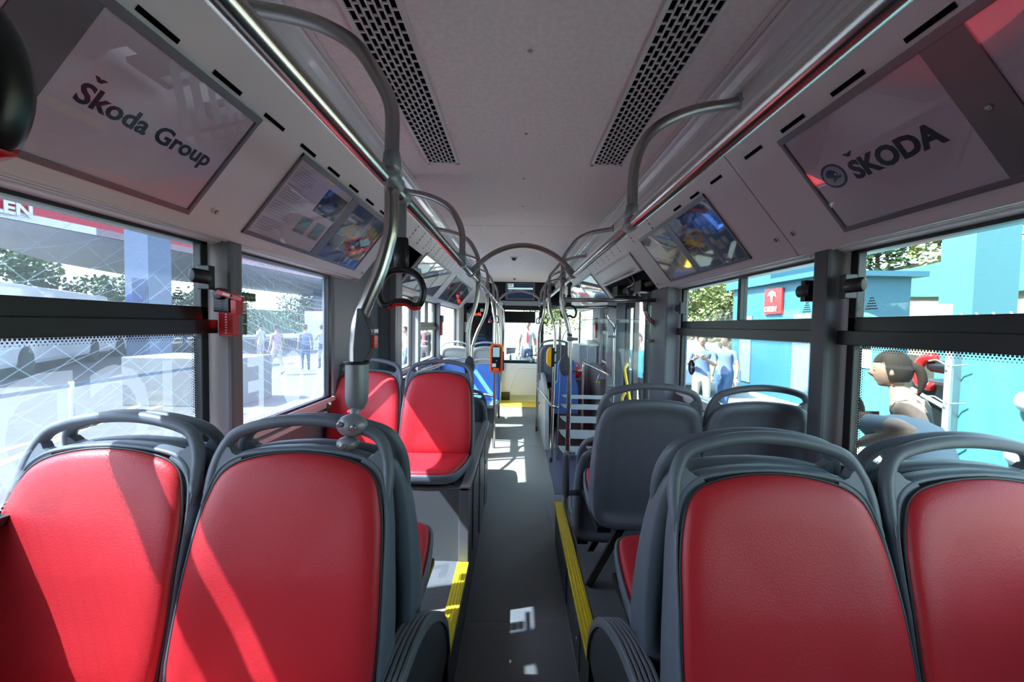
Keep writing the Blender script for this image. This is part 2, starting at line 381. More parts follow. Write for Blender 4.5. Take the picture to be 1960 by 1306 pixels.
# tall box under the third seats on the window side
BXL = thing('seat_box', (-0.7, 2.0, 0.28), 'tall speckled grey box carrying the two sunlit red seats, locker doors along the aisle', 'seat box')
mb = MB(); mb.box(-1.205, -0.285, 2.0, 3.4, 0.0, 0.66); mb.build('box_body', M['floor2'], BXL)
mb = MB(); mb.box(-0.285, -0.262, 2.0, 3.4, 0.0, 0.66); mb.build('side_panel', M['side'], BXL)
mb = MB(); mb.box(-0.305, -0.255, 1.985, 2.02, 0.28, 0.67); mb.box(-0.30, -0.25, 1.985, 3.4, 0.655, 0.675); mb.build('edge_profile', M['lower'], BXL, bevel=0.003)
for k, (a, b) in enumerate(((2.22, 2.55), (2.62, 2.98), (3.04, 3.36))):
    mb = MB(); mb.box(-0.262, -0.256, a, b, 0.10+0.12*(k == 0), 0.60); d_ = mb.build('locker_door', M['side'], BXL, bevel=0.002)
    mb = MB(); mb.lathe([(0.012, 0), (0.012, 0.006)], (-0.256, a+0.05, 0.42), (1, 0, 0)); mb.build('lock', M['steel_dk'], d_)

# ---- side walls
def wall_side(sx, segs):
    mb = MB()
    mb.box(*sorted((sx*1.215, sx*1.28)), Y0, 9.6, -0.3, 1.04)
    for a, b, c0, c1 in segs: mb.box(*sorted((sx*1.176, sx*1.20)), a, b, c0, c1)
    mb.box(*sorted((sx*1.19, sx*1.28)), Y0, 9.6, 1.785, 2.42)
    struct(mb.build('wall_left' if sx < 0 else 'wall_right', M['lower']))
wall_side(-1, [(Y0, -0.75, 1.04, 1.8), (1.44, 1.57, 1.04, 1.8), (2.39, 3.42, 1.04, 1.8), (4.24, 4.35, 1.04, 1.8), (5.43, 5.54, 1.04, 1.8), (7.32, 9.6, 1.04, 1.8)])
# right wall: door opening 3.27..4.33
mb = MB()
for a, b in ((Y0, 3.22), (4.36, 9.6)): mb.box(1.215, 1.28, a, b, -0.3, 1.03)
for a, b in ((Y0, -0.75), (1.43, 1.57), (2.88, 3.22), (4.36, 4.85), (5.42, 6.0)): mb.box(1.176, 1.20, a, b, 1.03, 1.8)
mb.box(1.19, 1.28, Y0, 9.6, 1.785, 2.42)
struct(mb.build('wall_right', M['lower']))
mb = MB(); mb.box(-1.28, 1.28, Y0-0.05, Y0, -0.06, 2.42); struct(mb.build('wall_rear', M['grey']))

# sills and grooves
def sill(sx, y0, y1, n):
    mb = MB(); mb.box(*sorted((sx*1.135, sx*1.22)), y0, y1, 1.022, 1.048)
    mb.box(*sorted((sx*1.19, sx*1.22)), y0, y1, 0.97, 1.0); mb.box(*sorted((sx*1.185, sx*1.22)), y0, y1, 0.93, 0.955)
    struct(mb.build('trim_%d' % n, M['trimlt'], bevel=0.004))
sill(-1, 1.2, 1.45, 2); 
for n, sx in ((31, -1), (32, 1)):
    mb = MB(); mb.box(*sorted((sx*1.178, sx*1.22)), Y0, 1.17, 1.03, 1.05); struct(mb.build('trim_%d' % n, M['greydk'], bevel=0.003))
sill(-1, 1.57, 2.42, 3); sill(-1, 3.42, 7.4, 4); sill(1, 1.15, 1.43, 5); sill(1, 1.57, 2.9, 6); sill(1, 4.85, 7.0, 7)

# pillars
def pillar(n, sx, y0, y1, xi, m, z0=0.28, z1=1.80, bevel=0.012):
    mb = MB(); mb.box(*sorted((sx*xi, sx*1.2)), y0, y1, z0, z1); return struct(mb.build('trim_%d' % n, m, bevel=bevel))
pillar(8, -1, 1.462, 1.53, 1.085, M['grey']); pillar(9, -1, 2.43, 3.24, 1.15, M['greyb'], z1=2.3); pillar(10, -1, 3.24, 3.42, 1.01, M['greyb'], z1=2.2, bevel=0.02)
pillar(11, -1, 4.255, 4.335, 1.075, M['greyb']); pillar(12, -1, 5.445, 5.53, 1.09, M['greyb']); pillar(13, -1, 7.34, 7.95, 1.10, M['white'])
pillar(14, 1, 1.452, 1.525, 1.085, M['greydk']); pillar(15, 1, 2.90, 3.24, 1.05, M['grey']); pillar(16, 1, 4.38, 4.84, 1.06, M['greyb'], z0=0.0)
pillar(17, 1, 5.44, 5.98, 1.10, M['greyb'], z0=0.0); pillar(18, -1, -0.85, -0.72, 1.12, M['grey']); pillar(19, 1, -0.85, -0.72, 1.12, M['grey'])
mb = MB(); mb.box(-1.06, -1.012, 3.228, 3.24, 0.68, 2.2); struct(mb.build('trim_20', M['steel_dk']))

# ---- windows
WN = [0]
def window(sx, y0, y1, z0=1.06, z1=1.772, band=None, div=None, film=False, latch=None, frit=True, label=None):
    WN[0] += 1; w = thing('window_%d' % WN[0], (sx*1.17, (y0+y1)/2, z0), kind='structure')
    g = (M['glassL'] if y0 < 1 else M['glassL2']) if film else (M['glassC'] if (sx < 0 or y0 > 4) else M['glass']); xo = sx*1.17; xi = sx*1.145
    f = MB(); b = 0.032
    X_ = sorted((xi, sx*1.174))
    f.box(*X_, y0-b, y0, z0-0.02, z1+0.012); f.box(*X_, y1, y1+b, z0-0.02, z1+0.012)
    f.box(*X_, y0-b, y1+b, z1-0.004, z1+0.02); f.box(*X_, y0-b, y1+b, z0-0.022, z0)
    if band:
        f.box(*X_, y0-b, y1+b, band[0], band[1])
        f.box(*sorted((sx*1.125, xi)), y0-b-0.02, y1+b+0.02, band[0], band[0]+(band[1]-band[0])*0.52)
    if div: f.box(*sorted((sx*1.15, sx*1.19)), div-0.012, div+0.012, band[1] if band else z0, z1)
    f.build('window_frame', M['black'], w, bevel=0.003)
    spans = [(z0, z1)] if not band else [(z0, band[0]), (band[1], z1)]
    for a, c in spans:
        cuts = [y0, y1] if not (div and (not band or a > 1.4)) else [y0, div-0.012, div+0.012, y1]
        for k in range(0, len(cuts), 2):
            p = MB(); p.box(*sorted((xo, xo+sx*0.005)), cuts[k], cuts[k+1], a, c); p.build('pane', g, w)
    if frit:
        d = MB(); a, c = spans[0]; vs = []; fs = []
        def dot(y, z, r):
            k = len(vs); vs.extend([(sx*1.1685, y+r*math.cos(t*PI/3), z+r*math.sin(t*PI/3)) for t in range(6)]); fs.append(tuple(range(k, k+6)))
        for row in range(3):
            r = 0.0036-0.001*row; o = 0.004+row*0.0075; n = int((y1-y0)/0.009)
            for k in range(n):
                y = y0+(k+0.5*(row % 2))*0.009
                dot(y, c-o, r); dot(y, a+o, r)
            n = int((c-a)/0.009)
            for k in range(n):
                z = a+(k+0.5*(row % 2))*0.009
                dot(y0+o, z, r); dot(y1-o, z, r)
        d.add(vs, fs); d_ = d.build('frit_dots', M['black'], w); d_['kind'] = 'stuff'
    for ly, lz, dy in (latch or []):
        l = MB(); l.box(*sorted((sx*1.105, sx*1.15)), ly-0.014, ly+0.014, lz-0.042, lz+0.042)
        l.lathe([(0.020, -0.036), (0.025, -0.030), (0.025, 0.030), (0.020, 0.036)], (sx*1.112, ly+dy, lz), (0, 1, 0), 14, 0.62, 1.0)
        l.build('latch', M['black'], w, bevel=0.003)
    return w
win1 = window(-1, -0.72, 1.40, band=(1.452, 1.548), film=True, latch=[(1.40, 1.65, -0.045)])
win2 = window(-1, 1.60, 2.355, film=True)
win3 = window(-1, 3.45, 4.20, frit=False)
win4 = window(-1, 4.38, 5.40, band=(1.42, 1.52), div=5.0, frit=False)
win5 = window(-1, 5.57, 7.28, frit=False)
winA = window(1, -0.72, 1.395, band=(1.45, 1.548), latch=[(1.41, 1.655, -0.045)])
winB = window(1, 1.60, 2.84, z0=1.045, band=(1.45, 1.548), div=2.14, latch=[(1.60, 1.655, 0.0), (2.80, 1.64, 0.03)])
winC = window(1, 4.92, 5.38, band=(1.40, 1.50), frit=False)
winD = window(1, 6.05, 7.55, frit=False)
# small etched marks on the glass
for sx, y, z in ((-1, 1.33, 1.585), (1, 1.36, 1.59), (1, 1.66, 1.59)):
    mb = MB()
    for r in range(5):
        for c in range(-r-1, r+2, 2):
            mb.box(*sorted((sx*1.166, sx*1.169)), y+c*0.004-0.0024, y+c*0.004+0.0024, z+0.02-r*0.009, z+0.024-r*0.009)
    o_ = mb.build('glass_mark', M['black'], winA if sx > 0 and y < 1.5 else (winB if sx > 0 else win1)); o_['kind'] = 'stuff'

# window graphics on the left glass
def ribbon(mb, pts, w, x=-1.1665):
    P = [Vector(p) for p in pts]; vs = []; fs = []
    for i, p in enumerate(P):
        d = (P[min(i+1, len(P)-1)]-P[max(i-1, 0)]).normalized(); n = Vector((-d.y, d.x))*w/2
        vs += [(x, p.x+n.x, p.y+n.y), (x, p.x-n.x, p.y-n.y)]
    for i in range(len(P)-1): a = 2*i; fs.append((a, a+1, a+3, a+2))
    mb.add(vs, fs)
def clipped(mb, f, y0, y1, za, zb, w, n=40):
    run = []
    for i in range(n+1):
        y = y0+(y1-y0)*i/n; z = f(y)
        if za < z < zb: run.append(Vector((y, z)))
        else:
            if len(run) > 1: ribbon(mb, run, w)
            run = []
    if len(run) > 1: ribbon(mb, run, w)
def clipped2(mb, f, za, zb, ya, yb, w, n=40):
    run = []
    for i in range(n+1):
        z = za+(zb-za)*i/n; y = f(z)
        if ya < y < yb: run.append(Vector((y, z)))
        else:
            if len(run) > 1: ribbon(mb, run, w)
            run = []
    if len(run) > 1: ribbon(mb, run, w)
mb = MB()
for k in range(17):
    zc = 1.02+k*0.047
    clipped(mb, lambda y: zc+0.35*(y-2.1)**2-0.10*(y-2.1), 1.62, 2.34, 1.30, 1.765, 0.0028)
    clipped(mb, lambda y: zc+0.55*(y-2.0)**2-0.35*(y-2.0)+0.02, 1.72, 2.34, 1.16, 1.765, 0.0022)
for k in range(15):
    yc = 1.63+k*0.030
    clipped2(mb, lambda z: yc+0.75*(1.76-z)**2*(1-k/16)+0.12*(1.76-z), 1.2, 1.765, 1.61, 2.34, 0.0022)
for k in range(8):
    yc = 2.16+k*0.026; clipped2(mb, lambda z: yc+0.10*math.sin((z-1.3)*6), 1.12, 1.765, 1.61, 2.34, 0.0022)
o_ = mb.build('film_lines', M['filmline'], win2); o_['kind'] = 'stuff'
mb = MB()
for za, zb in ((1.55, 1.768), (1.065, 1.45)):
    for k in range(18):
        y0_ = 0.35+k*0.085
        clipped(mb, lambda y: 1.30+(y-y0_)*0.62+0.25*(y-y0_)**2, 0.3, 1.39, za, zb, 0.0024)
    for k in range(12):
        y0_ = 0.2+k*0.13
        clipped(mb, lambda y: 1.86-(y-y0_)*0.85, 0.3, 1.39, za, zb, 0.0024)
    for k in range(9):
        zc = 1.16+k*0.075; clipped(mb, lambda y: zc+0.35*(y-1.0)+0.5*(y-1.0)**2, 0.85, 1.39, za, zb, 0.002)
o_ = mb.build('film_lines', M['filmline'], win1); o_['kind'] = 'stuff'
# large pale letters read from outside (so mirrored from within)
for ch, yy, w_, sz in (('D', 1.02, win1, 0.40), ('C', 1.225, win1, 0.40), ('I', 1.315, win1, 0.40), ('E', 1.79, win2, 0.38), ('O', 2.115, win2, 0.38), ('R', 2.345, win2, 0.36)):
    l = text(ch, sz, (-1.1662, yy, 1.085), (0, -1, 0), (0, 0, 1), M['letter'], 'film_letter', w_, bold=0.008, depth=0.0, sx=0.66)

# ---- ceiling
CE = thing('ceiling', (0, 0, 2.35), kind='structure')
for a, b in ((Y0, 3.44), (3.446, 6.15), (6.156, 7.86)):
    mb = MB(); mb.box(-0.662, 0.662, a, b, 2.35, 2.37); mb.build('ceiling_panel', M['cloth'], CE)
mb = MB(); mb.box(-1.28, 1.28, Y0, 9.7, 2.42, 2.46); mb.box(-0.66, 0.66, 3.435, 3.45, 2.352, 2.372); mb.box(-0.66, 0.66, 6.145, 6.16, 2.352, 2.372); mb.build('roof', M['greydk'], CE)
VENT_X = ((-0.512, -0.345), (0.345, 0.512))
for vi, (xa, xb) in enumerate(VENT_X):
    v = thing('ceiling_vent', ((xa+xb)/2, 1.2, 2.35), 'long perforated air grille in the ceiling on the %s side' % ('side of the sunlit windows' if vi == 0 else 'side of the turquoise banner'), 'vent', 'ceiling grilles')
    v['label'] = ('long slotted air grille in ceiling, nearer the strap hanging pole' if vi == 0 else 'long slotted air grille in ceiling, on the doorway side')
    y0, y1 = 0.3, 2.13
    mb = MB(); mb.box(xa+0.004, xb-0.004, y0, y1-0.004, 2.3475, 2.3485); mb.build('backing', M['hole'], v)
    mb = MB(); z0, z1 = 2.342, 2.347
    mb.box(xa, xa+0.014, y0, y1, z0, z1+0.003); mb.box(xb-0.014, xb, y0, y1, z0, z1+0.003); mb.box(xa, xb, y1-0.016, y1, z0, z1+0.003)
    mb.build('rim', M['trimlt'], v)
    mb = MB(); nc = 7; pitch = (xb-xa-0.028)/nc
    for k in range(1, nc): x = xa+0.014+k*pitch; mb.box(x-0.0028, x+0.0028, y0, y1-0.016, z0+0.001, z1)
    for k in range(nc):
        x = xa+0.014+k*pitch; n = int((y1-y0)/0.042)
        for j in range(n):
            y = y1-0.02-j*0.042-(0.021 if k % 2 else 0); mb.box(x, x+pitch, y-0.003, y+0.003, z0+0.001, z1)
    o_ = mb.build('slot_grille', M['trimlt'], v); o_['kind'] = 'stuff'
for i, y in enumerate((0.735, 1.267, 1.801, 2.341, 2.877, 3.7, 4.3, 4.9, 5.5)):
    mb = MB(); mb.lathe([(0.008, 0), (0.0085, -0.003), (0.006, -0.006)], (0, y, 2.352), (0, 0, 1), 12)
    mb.build('screw', M['steel_dk'], CE)
# coves with the lamp covers
cp = [(0.640, 2.349), (0.640, 2.343), (0.652, 2.341), (0.662, 2.345), (0.668, 2.338)]
for sx in (-1, 1):
    nm = 'left' if sx < 0 else 'right'; f = lambda P: [(sx*x, z) for x, z in P]
    mb = MB(); mb.prof(f(cp), Y0, 7.86); mb.build('cove_moulding', M['trimlt'], CE)
    mb = MB(); mb.prof(f([(0.668, 2.338), (0.680, 2.327), (0.694, 2.308), (0.700, 2.294)]), Y0, 7.86); mb.build('lamp_cover', M['cover'], CE)
    mb = MB(); mb.prof(f([(0.700, 2.294), (0.708, 2.290), (0.708, 2.284), (0.703, 2.276), (0.703, 2.262), (0.709, 2.258), (0.705, 2.252), (0.708, 2.240), (0.716, 2.238), (0.7277, 2.222)]), Y0, 7.86)
    mb.build('cove_profile', M['trimlt'], CE)
    mb = MB(); mb.prof(f([(0.662, 2.352), (0.74, 2.30), (0.74, 2.36)]), Y0, 7.86); mb.build('cove_back', M['black'], CE)

# ---- inclined cover panels above the windows
def cover_panel(n, sx, y0, y1, full=True, slots=(), groups=(), label=''):
    p = thing('trim_%d' % n, (sx*0.9, (y0+y1)/2, 2.0), kind='structure')
    mb = MB(); xb = 1.055 if full else 0.84
    pts = [(0.7277, 2.222), (xb, slope(1, 0, xb).z)]
    if full: pts += [(1.067, 1.797), (1.070, 1.793)]
    outer = [(x+0.012, z+0.012) for x, z in pts][::-1]
    ring = [Vector((sx*x, y0, z)) for x, z in pts+outer]; mb.prism(ring, (0, y1-y0, 0)); mb.build('cover', M['panel'], p)
    if full:
        mb = MB(); q = [(1.070, 1.797), (1.073, 1.789), (1.088, 1.791), (1.088, 1.800), (1.096, 1.800), (1.096, 1.790), (1.100, 1.788), (1.118, 1.796), (1.120, 1.786), (1.150, 1.778), (1.19, 1.776), (1.19, 1.83), (1.08, 1.83)]
        mb.prism([Vector((sx*x, y0, z)) for x, z in q], (0, y1-y0, 0)); mb.build('lower_profile', M['trimlt'], p)
    mb = MB()
    for y, L in slots:
        for q in ((y, L),):
            a, b = q[0], q[0]+q[1]
            P = [slope(sx, a, 0.799, 0.0015), slope(sx, b, 0.799, 0.0015), slope(sx, b, 0.807, 0.0015), slope(sx, a, 0.807, 0.0015)]
            s_ = MB(); s_.prism(P, slope(sx, 0, .8, 0.001)-slope(sx, 0, .8, 0)); s_.build('slot', M['hole'], p)
    for y in groups:
        for x in (0.748, 0.768, 0.788, 0.808):
            a, b = y-0.012, y+0.012
            P = [slope(sx, y-0.004, x-0.0048, 0.0015), slope(sx, y+0.005, x-0.0048, 0.0015), slope(sx, y+0.005, x+0.0048, 0.0015), slope(sx, y-0.004, x+0.0048, 0.0015)]
            mb.prism(P, slope(sx, 0, .8, 0.001)-slope(sx, 0, .8, 0))
    if groups: o_ = mb.build('vent_slots', M['hole'], p); o_['kind'] = 'stuff'
    return p
sl = [(-0.2+0.2*k, 0.1) for k in range(10)]
PLn = cover_panel(21, -1, Y0, 2.64, True, [(0.0025+0.2035*k, 0.1) for k in range(2, 13)])
cover_panel(22, -1, 2.643, 3.42, False, (), (2.88, 3.09, 3.29))
PLf = cover_panel(23, -1, 3.423, 7.3, True, (), [3.5+0.2*k for k in range(19)])
PRn = cover_panel(24, 1, Y0, 1.583, True, [(-0.01+0.2015*k, 0.1) for k in range(2, 8)])
PRm = cover_panel(25, 1, 1.589, 3.12, True, [(1.67+0.2035*k, 0.09) for k in range(3)], (2.52, 2.92))
cover_panel(26, 1, 3.123, 4.5, False, (), [3.3+0.2*k for k in range(6)])
PRf = cover_panel(27, 1, 4.503, 7.6, True, (), [4.6+0.2*k for k in range(14)])
# end caps of the panels beside the openings
for n, sx, y in ((28, 1, 3.12), (29, -1, 2.64)):
    mb = MB(); P = [slope(sx, y, 0.80), slope(sx, y, 1.06), Vector((sx*1.10, y, 1.775)), Vector((sx*1.18, y, 1.775)), Vector((sx*1.18, y, 2.2))]
    mb.prism(P, (0, 0.004, 0)); struct(mb.build('trim_%d' % n, M['trimlt']))
# end of the coving near the driver
mb = MB(); mb.prism([Vector((-0.73, 7.3, 2.22)), Vector((-1.2, 7.3, 1.78)), Vector((-1.2, 7.9, 1.78)), Vector((-0.73, 7.9, 2.22))], (0, 0, 0.03)); mb.box(-1.2, -0.66, 7.88, 7.92, 1.93, 2.42); struct(mb.build('trim_30', M['white']))

# locks
def lock(p, sx, x, y, m='steel'):
    n = (slope(sx, 0, 1, 1)-slope(sx, 0, 1, 0)); g = MB(); c = slope(sx, y, x, 0)
    g.lathe([(0.0105, 0), (0.0115, 0.002), (0.0115, 0.006), (0.009, 0.007)], c, n, 16)
    o = g.build('lock', M['trimlt'], p); g = MB(); g.lathe([(0.0075, 0), (0.0075, 0.002)], slope(sx, y, x, 0.0065), n, 12); g.build('keyhole', M['redp'] if m == 'red' else M['black'], o)
    g = MB(); g.lathe([(0.0035, 0), (0.0035, 0.0015)], slope(sx, y, x, 0.008), n, 8); g.build('lock_centre', M['trimlt'], o)
lock(PRm, 1, 1.016, 1.634); lock(PRn, 1, 1.014, 1.534); lock(PLn, -1, 1.021, 1.305, 'red'); lock(PLn, -1, 1.046, 2.60); lock(PRm, 1, 1.04, 3.06)

# ---- poster frames
def frame_box(t, sx, y0, y1, divs):
    mb = MB(); b = 0.012; e = 0.055
    srect(mb, sx, y0, y1, -0.03, 0.03, 0, 0.009); srect(mb, sx, y0, y1, 0.985, 1.03, 0, 0.007)
    mb.build('rail', M['frame'], t, bevel=0.001)
    for ya, yb in ((y0, y0+b), (y1-b, y1)):
        mb = MB(); srect(mb, sx, ya, yb, -0.03, 1.03, 0, 0.008); mb.build('end_bar', M['frame'], t, bevel=0.001)
    for a, c in divs:
        mb = MB(); srect(mb, sx, a, c, -0.02, 1.02, 0, 0.006); d = mb.build('divider', M['frame'], t, bevel=0.001)
        n = slope(sx, 0, 1, 1)-slope(sx, 0, 1, 0); g = MB(); g.lathe([(0.006, 0), (0.006, 0.003)], slope_s(sx, (a+c)/2, 0.52, 0.006), n, 10); g.build('screw', M['steel_dk'], d)
def sheet(t, sx, y0, y1, m, s0=0.03, s1=0.985):
    mb = MB(); srect(mb, sx, y0, y1, s0, s1, 0.001, 0.0015); return mb.build('poster', m, t)
def cover(t, sx, y0, y1):
    mb = MB(); srect(mb, sx, y0, y1, 0.0, 1.0, 0.0058, 0.0008); mb.build('acrylic_cover', M['acryl'], t)
def cover_text(s, size, sx, y, st, m, t, off=0.0034, bold=0.0, align='LEFT', sxs=1.0):
    return text(s, size, slope_s(sx, y, st, off), (0, -sx, 0), UPS[sx], m, 'lettering', t, bold, align, 0.0003, 0, sxs)
# near left: blue lettering
FA = thing('poster_frame', (-0.93, 0.8, 1.97), 'wide poster frame with dark blue Group lettering on plain white sheet', 'poster frame')
frame_box(FA, -1, 0.1, 1.225, [(0.672, 0.775)])
sheet(FA, -1, 0.775, 1.21, M['paper']); sheet(FA, -1, 0.115, 0.672, M['paper']); cover(FA, -1, 0.775, 1.21); cover(FA, -1, 0.115, 0.672)
cover_text('Skoda Group', 0.064, -1, 0.820, 0.575, M['navy'], FA, bold=0.0017, sxs=1.02)
def caron(t, sx, y, st, w, h, th):
    c = slope_s(sx, y, st, 0.0034); u = Vector((0, -sx, 0)); v = UPS[sx].normalized(); n = slope(sx, 0, 1, 0.0004)-slope(sx, 0, 1, 0)
    g = MB(); g.prism([c+u*a+v*b for a, b in ((-w, h), (-w+th, h), (0, th*0.9), (w-th, h), (w, h), (th*0.35, 0), (-th*0.35, 0))], n); g.build('caron_mark', M['navy'], t)
caron(FA, -1, 0.842, 0.415, 0.013, 0.011, 0.009)
# near right: emblem and name
FB = thing('poster_frame', (0.93, 0.9, 1.97), 'wide poster frame with round winged emblem and capitals on white', 'poster frame')
frame_box(FB, 1, 0.1, 1.33, [(0.80, 0.886)])
sheet(FB, 1, 0.886, 1.315, M['paper']); sheet(FB, 1, 0.115, 0.80, M['paper']); cover(FB, 1, 0.886, 1.315); cover(FB, 1, 0.115, 0.80)
cover_text('SKODA', 0.078, 1, 1.182, 0.605, M['navy'], FB, bold=0.0034, sxs=0.92)
caron(FB, 1, 1.160, 0.405, 0.016, 0.013, 0.011)
def sdisc(t, sx, yc, sc, r0, r1, m, off, nm, seg=28):
    mb = MB(); c = slope_s(sx, yc, sc, off); u = Vector((0, -sx, 0)); v = UPS[sx].normalized(); n = slope(sx, 0, 1, 0.0004)-slope(sx, 0, 1, 0)
    vs = []; fs = []
    for i in range(seg):
        a = 2*PI*i/seg
        for r in (r0, r1): p = c+u*math.cos(a)*r+v*math.sin(a)*r; vs += [p, p+n]
    for i in range(seg):
        a = i*4; b = ((i+1) % seg)*4; fs += [(a+1, b+1, b+3, a+3), (a+2, a+3, b+3, b+2), (a, a+1, b+1, b) if r0 > 0 else (a, b, a)][:2]
    mb.add(vs, [f for f in fs if len(set(f)) > 2]); return mb.build(nm, m, t)
sdisc(FB, 1, 1.240, 0.50, 0.033, 0.041, M['logo'], 0.003, 'emblem_ring'); sdisc(FB, 1, 1.240, 0.50, 0.0, 0.030, M['pale'], 0.0028, 'emblem_field')
c_ = slope_s(1, 1.240, 0.50, 0.0034); u_ = Vector((0, -1, 0)); v_ = UPS[1].normalized(); n_ = slope(1, 0, 1, 0.0004)-slope(1, 0, 1, 0)
mb = MB()
mb.prism([c_+u_*a+v_*b for a, b in ((-0.024, 0.006), (-0.018, 0.017), (-0.006, 0.024), (0.004, 0.021), (0.012, 0.012), (0.016, 0.002), (0.010, -0.004), (0.0, -0.006), (-0.012, -0.004))], n_)
mb.prism([c_+u_*a+v_*b for a, b in ((0.0, -0.006), (0.012, -0.004), (0.025, -0.008), (0.018, -0.012), (0.006, -0.012), (-0.006, -0.018), (-0.012, -0.020), (-0.008, -0.010))], n_)
mb.build('emblem_wing', M['logo'], FB)
mb = MB(); mb.prism([c_+n_*1.2+u_*(0.009+0.004*math.cos(k*PI/4))+v_*(0.003+0.004*math.sin(k*PI/4)) for k in range(8)], n_); mb.build('emblem_eye', M['paper'], FB)

def info_poster_white(t, sx, y0, y1, flip):
    """white sheet with text lines, one photograph and two pictures of phones; flip = +1 reads towards +y"""
    L = y1-y0; Yf = (lambda q: y0+q*L) if flip > 0 else (lambda q: y1-q*L)
    sheet(t, sx, y0, y1, M['paper'])
    def rect(q0, q1, s0, s1, m, nm, off=0.003): g = MB(); a, b = sorted((Yf(q0), Yf(q1))); srect(g, sx, a, b, s0, s1, off, 0.0005); return g.build(nm, m, t)
    rect(0.56, 0.98, 0.12, 0.46, M['photo'], 'photograph'); rect(0.66, 0.9, 0.22, 0.42, M['photob'], 'photograph', 0.0036)
    for q in (0.50, 0.76):
        rect(q, q+0.18, 0.56, 0.80, M['greyp'], 'device_picture'); rect(q+0.04, q+0.14, 0.60, 0.70, M['cyanp'], 'device_picture', 0.0036)
    g = MB(); random.seed(3)
    for k in range(26):
        s = 0.10+k*0.032; w = 0.30 if 0.1 < s < 0.9 else 0.2
        if k % 7 == 6: continue
        a, b = sorted((Yf(0.05), Yf(0.05+w*random.uniform(0.7, 1.15)))); srect(g, sx, a, b, s, s+0.012, 0.003, 0.0004)
    o = g.build('text_lines', M['pale'], t); o['kind'] = 'stuff'
    cover(t, sx, y0, y1)
def info_poster_blue(t, sx, y0, y1):
    L = y1-y0; Yf = (lambda q: y0+q*L) if sx < 0 else (lambda q: y1-q*L)
    sheet(t, sx, y0, y1, M['posterblue'])
    def rect(q0, q1, s0, s1, m, nm, off=0.003): g = MB(); a, b = sorted((Yf(q0), Yf(q1))); srect(g, sx, a, b, s0, s1, off, 0.0005); return g.build(nm, m, t)
    rect(0.52, 0.53, 0.04, 0.98, M['paper'], 'rule'); rect(0.0, 1.0, 0.03, 0.045, M['paper'], 'rule')
    rect(0.04, 0.18, 0.36, 0.56, M['photo'], 'photograph'); rect(0.19, 0.50, 0.32, 0.55, M['orange_p'], 'photograph'); rect(0.27, 0.42, 0.36, 0.50, M['photob'], 'photograph', 0.0036)
    rect(0.04, 0.50, 0.565, 0.575, M['paper'], 'rule')
    rect(0.04, 0.24, 0.585, 0.80, M['photo'], 'photograph'); rect(0.26, 0.50, 0.585, 0.80, M['greyp'], 'photograph'); rect(0.30, 0.46, 0.62, 0.76, M['photo'], 'photograph', 0.0036)
    g = MB()
    for q, s in ((0.58, 0.2), (0.70, 0.2), (0.83, 0.24), (0.60, 0.36), (0.72, 0.38), (0.84, 0.4), (0.58, 0.54), (0.80, 0.60), (0.62, 0.84), (0.74, 0.86)):
        a, b = sorted((Yf(q), Yf(q+0.08))); srect(g, sx, a, b, s, s+0.09, 0.003, 0.0004)
        for k in range(2): srect(g, sx, a, b, s+0.10+0.014*k, s+0.107+0.014*k, 0.003, 0.0003)
    o = g.build('print_blocks', M['pale'], t); o['kind'] = 'stuff'
    rect(0.64, 0.76, 0.62, 0.76, M['greyp'], 'photograph')
    y_ = Yf(0.04)
    cover_text('AND SUSTAINABLE', 0.019, sx, y_, 0.235, M['paper'], t, bold=0.0008, sxs=0.9); cover_text('TRANSPORT', 0.019, sx, y_, 0.315, M['paper'], t, bold=0.0008, sxs=0.9)
    cover(t, sx, y0, y1)
FC = thing('poster_frame', (-0.93, 1.9, 1.97), 'poster frame with printed text sheet and blue transport poster beside the hanging strap', 'poster frame')
frame_box(FC, -1, 1.463, 2.47, [(1.93, 2.0)]); info_poster_white(FC, -1, 1.475, 1.93, 1); info_poster_blue(FC, -1, 2.0, 2.44)
FD = thing('poster_frame', (0.93, 2.3, 1.97), 'poster frame with blue transport poster beside the two round locks', 'poster frame')
frame_box(FD, 1, 1.85, 2.81, [(2.312, 2.385)]); info_poster_blue(FD, 1, 1.865, 2.312); info_poster_white(FD, 1, 2.385, 2.80, -1)
FE = thing('poster_frame', (-0.93, 3.9, 1.97), 'poster frame with shiny reflecting sheets above the third window on the sunny side', 'poster frame')
frame_box(FE, -1, 3.45, 4.75, [(3.86, 3.90), (4.30, 4.34)])
for a, b in ((3.46, 3.86), (3.90, 4.30), (4.34, 4.74)): sheet(FE, -1, a, b, M['greyp'] if a < 4 else M['paper']); cover(FE, -1, a, b)
for a, b, m in ((3.95, 4.12, 'orange_p'), (4.15, 4.27, 'photo'), (4.40, 4.55, 'greyp')):
    g = MB(); srect(g, -1, a, b, 0.5, 0.85, 0.003, 0.0005); g.build('photograph', M[m], FE)
FF = thing('poster_frame', (-0.93, 5.5, 1.97), 'poster frame with small red and green printed leaflets, farthest from the camera', 'poster frame')
frame_box(FF, -1, 5.1, 6.9, [(5.66, 5.72), (6.28, 6.34)])
for a, b in ((5.12, 5.66), (5.72, 6.28), (6.34, 6.88)): sheet(FF, -1, a, b, M['pale']); cover(FF, -1, a, b)
random.seed(5)
for a in (5.2, 5.42, 5.8, 6.02, 6.42, 6.62):
    for s in (0.15, 0.5):
        g = MB(); srect(g, -1, a, a+0.16, s, s+0.28, 0.003, 0.0005); g.build('leaflet', M[random.choice(['redp', 'green', 'paper', 'photob', 'orange_p'])], FF)
FG = thing('poster_frame', (0.93, 5.3, 1.97), 'poster frame with pale reflecting sheets beyond the open doorway', 'poster frame')
frame_box(FG, 1, 4.65, 6.6, [(5.55, 5.63)])
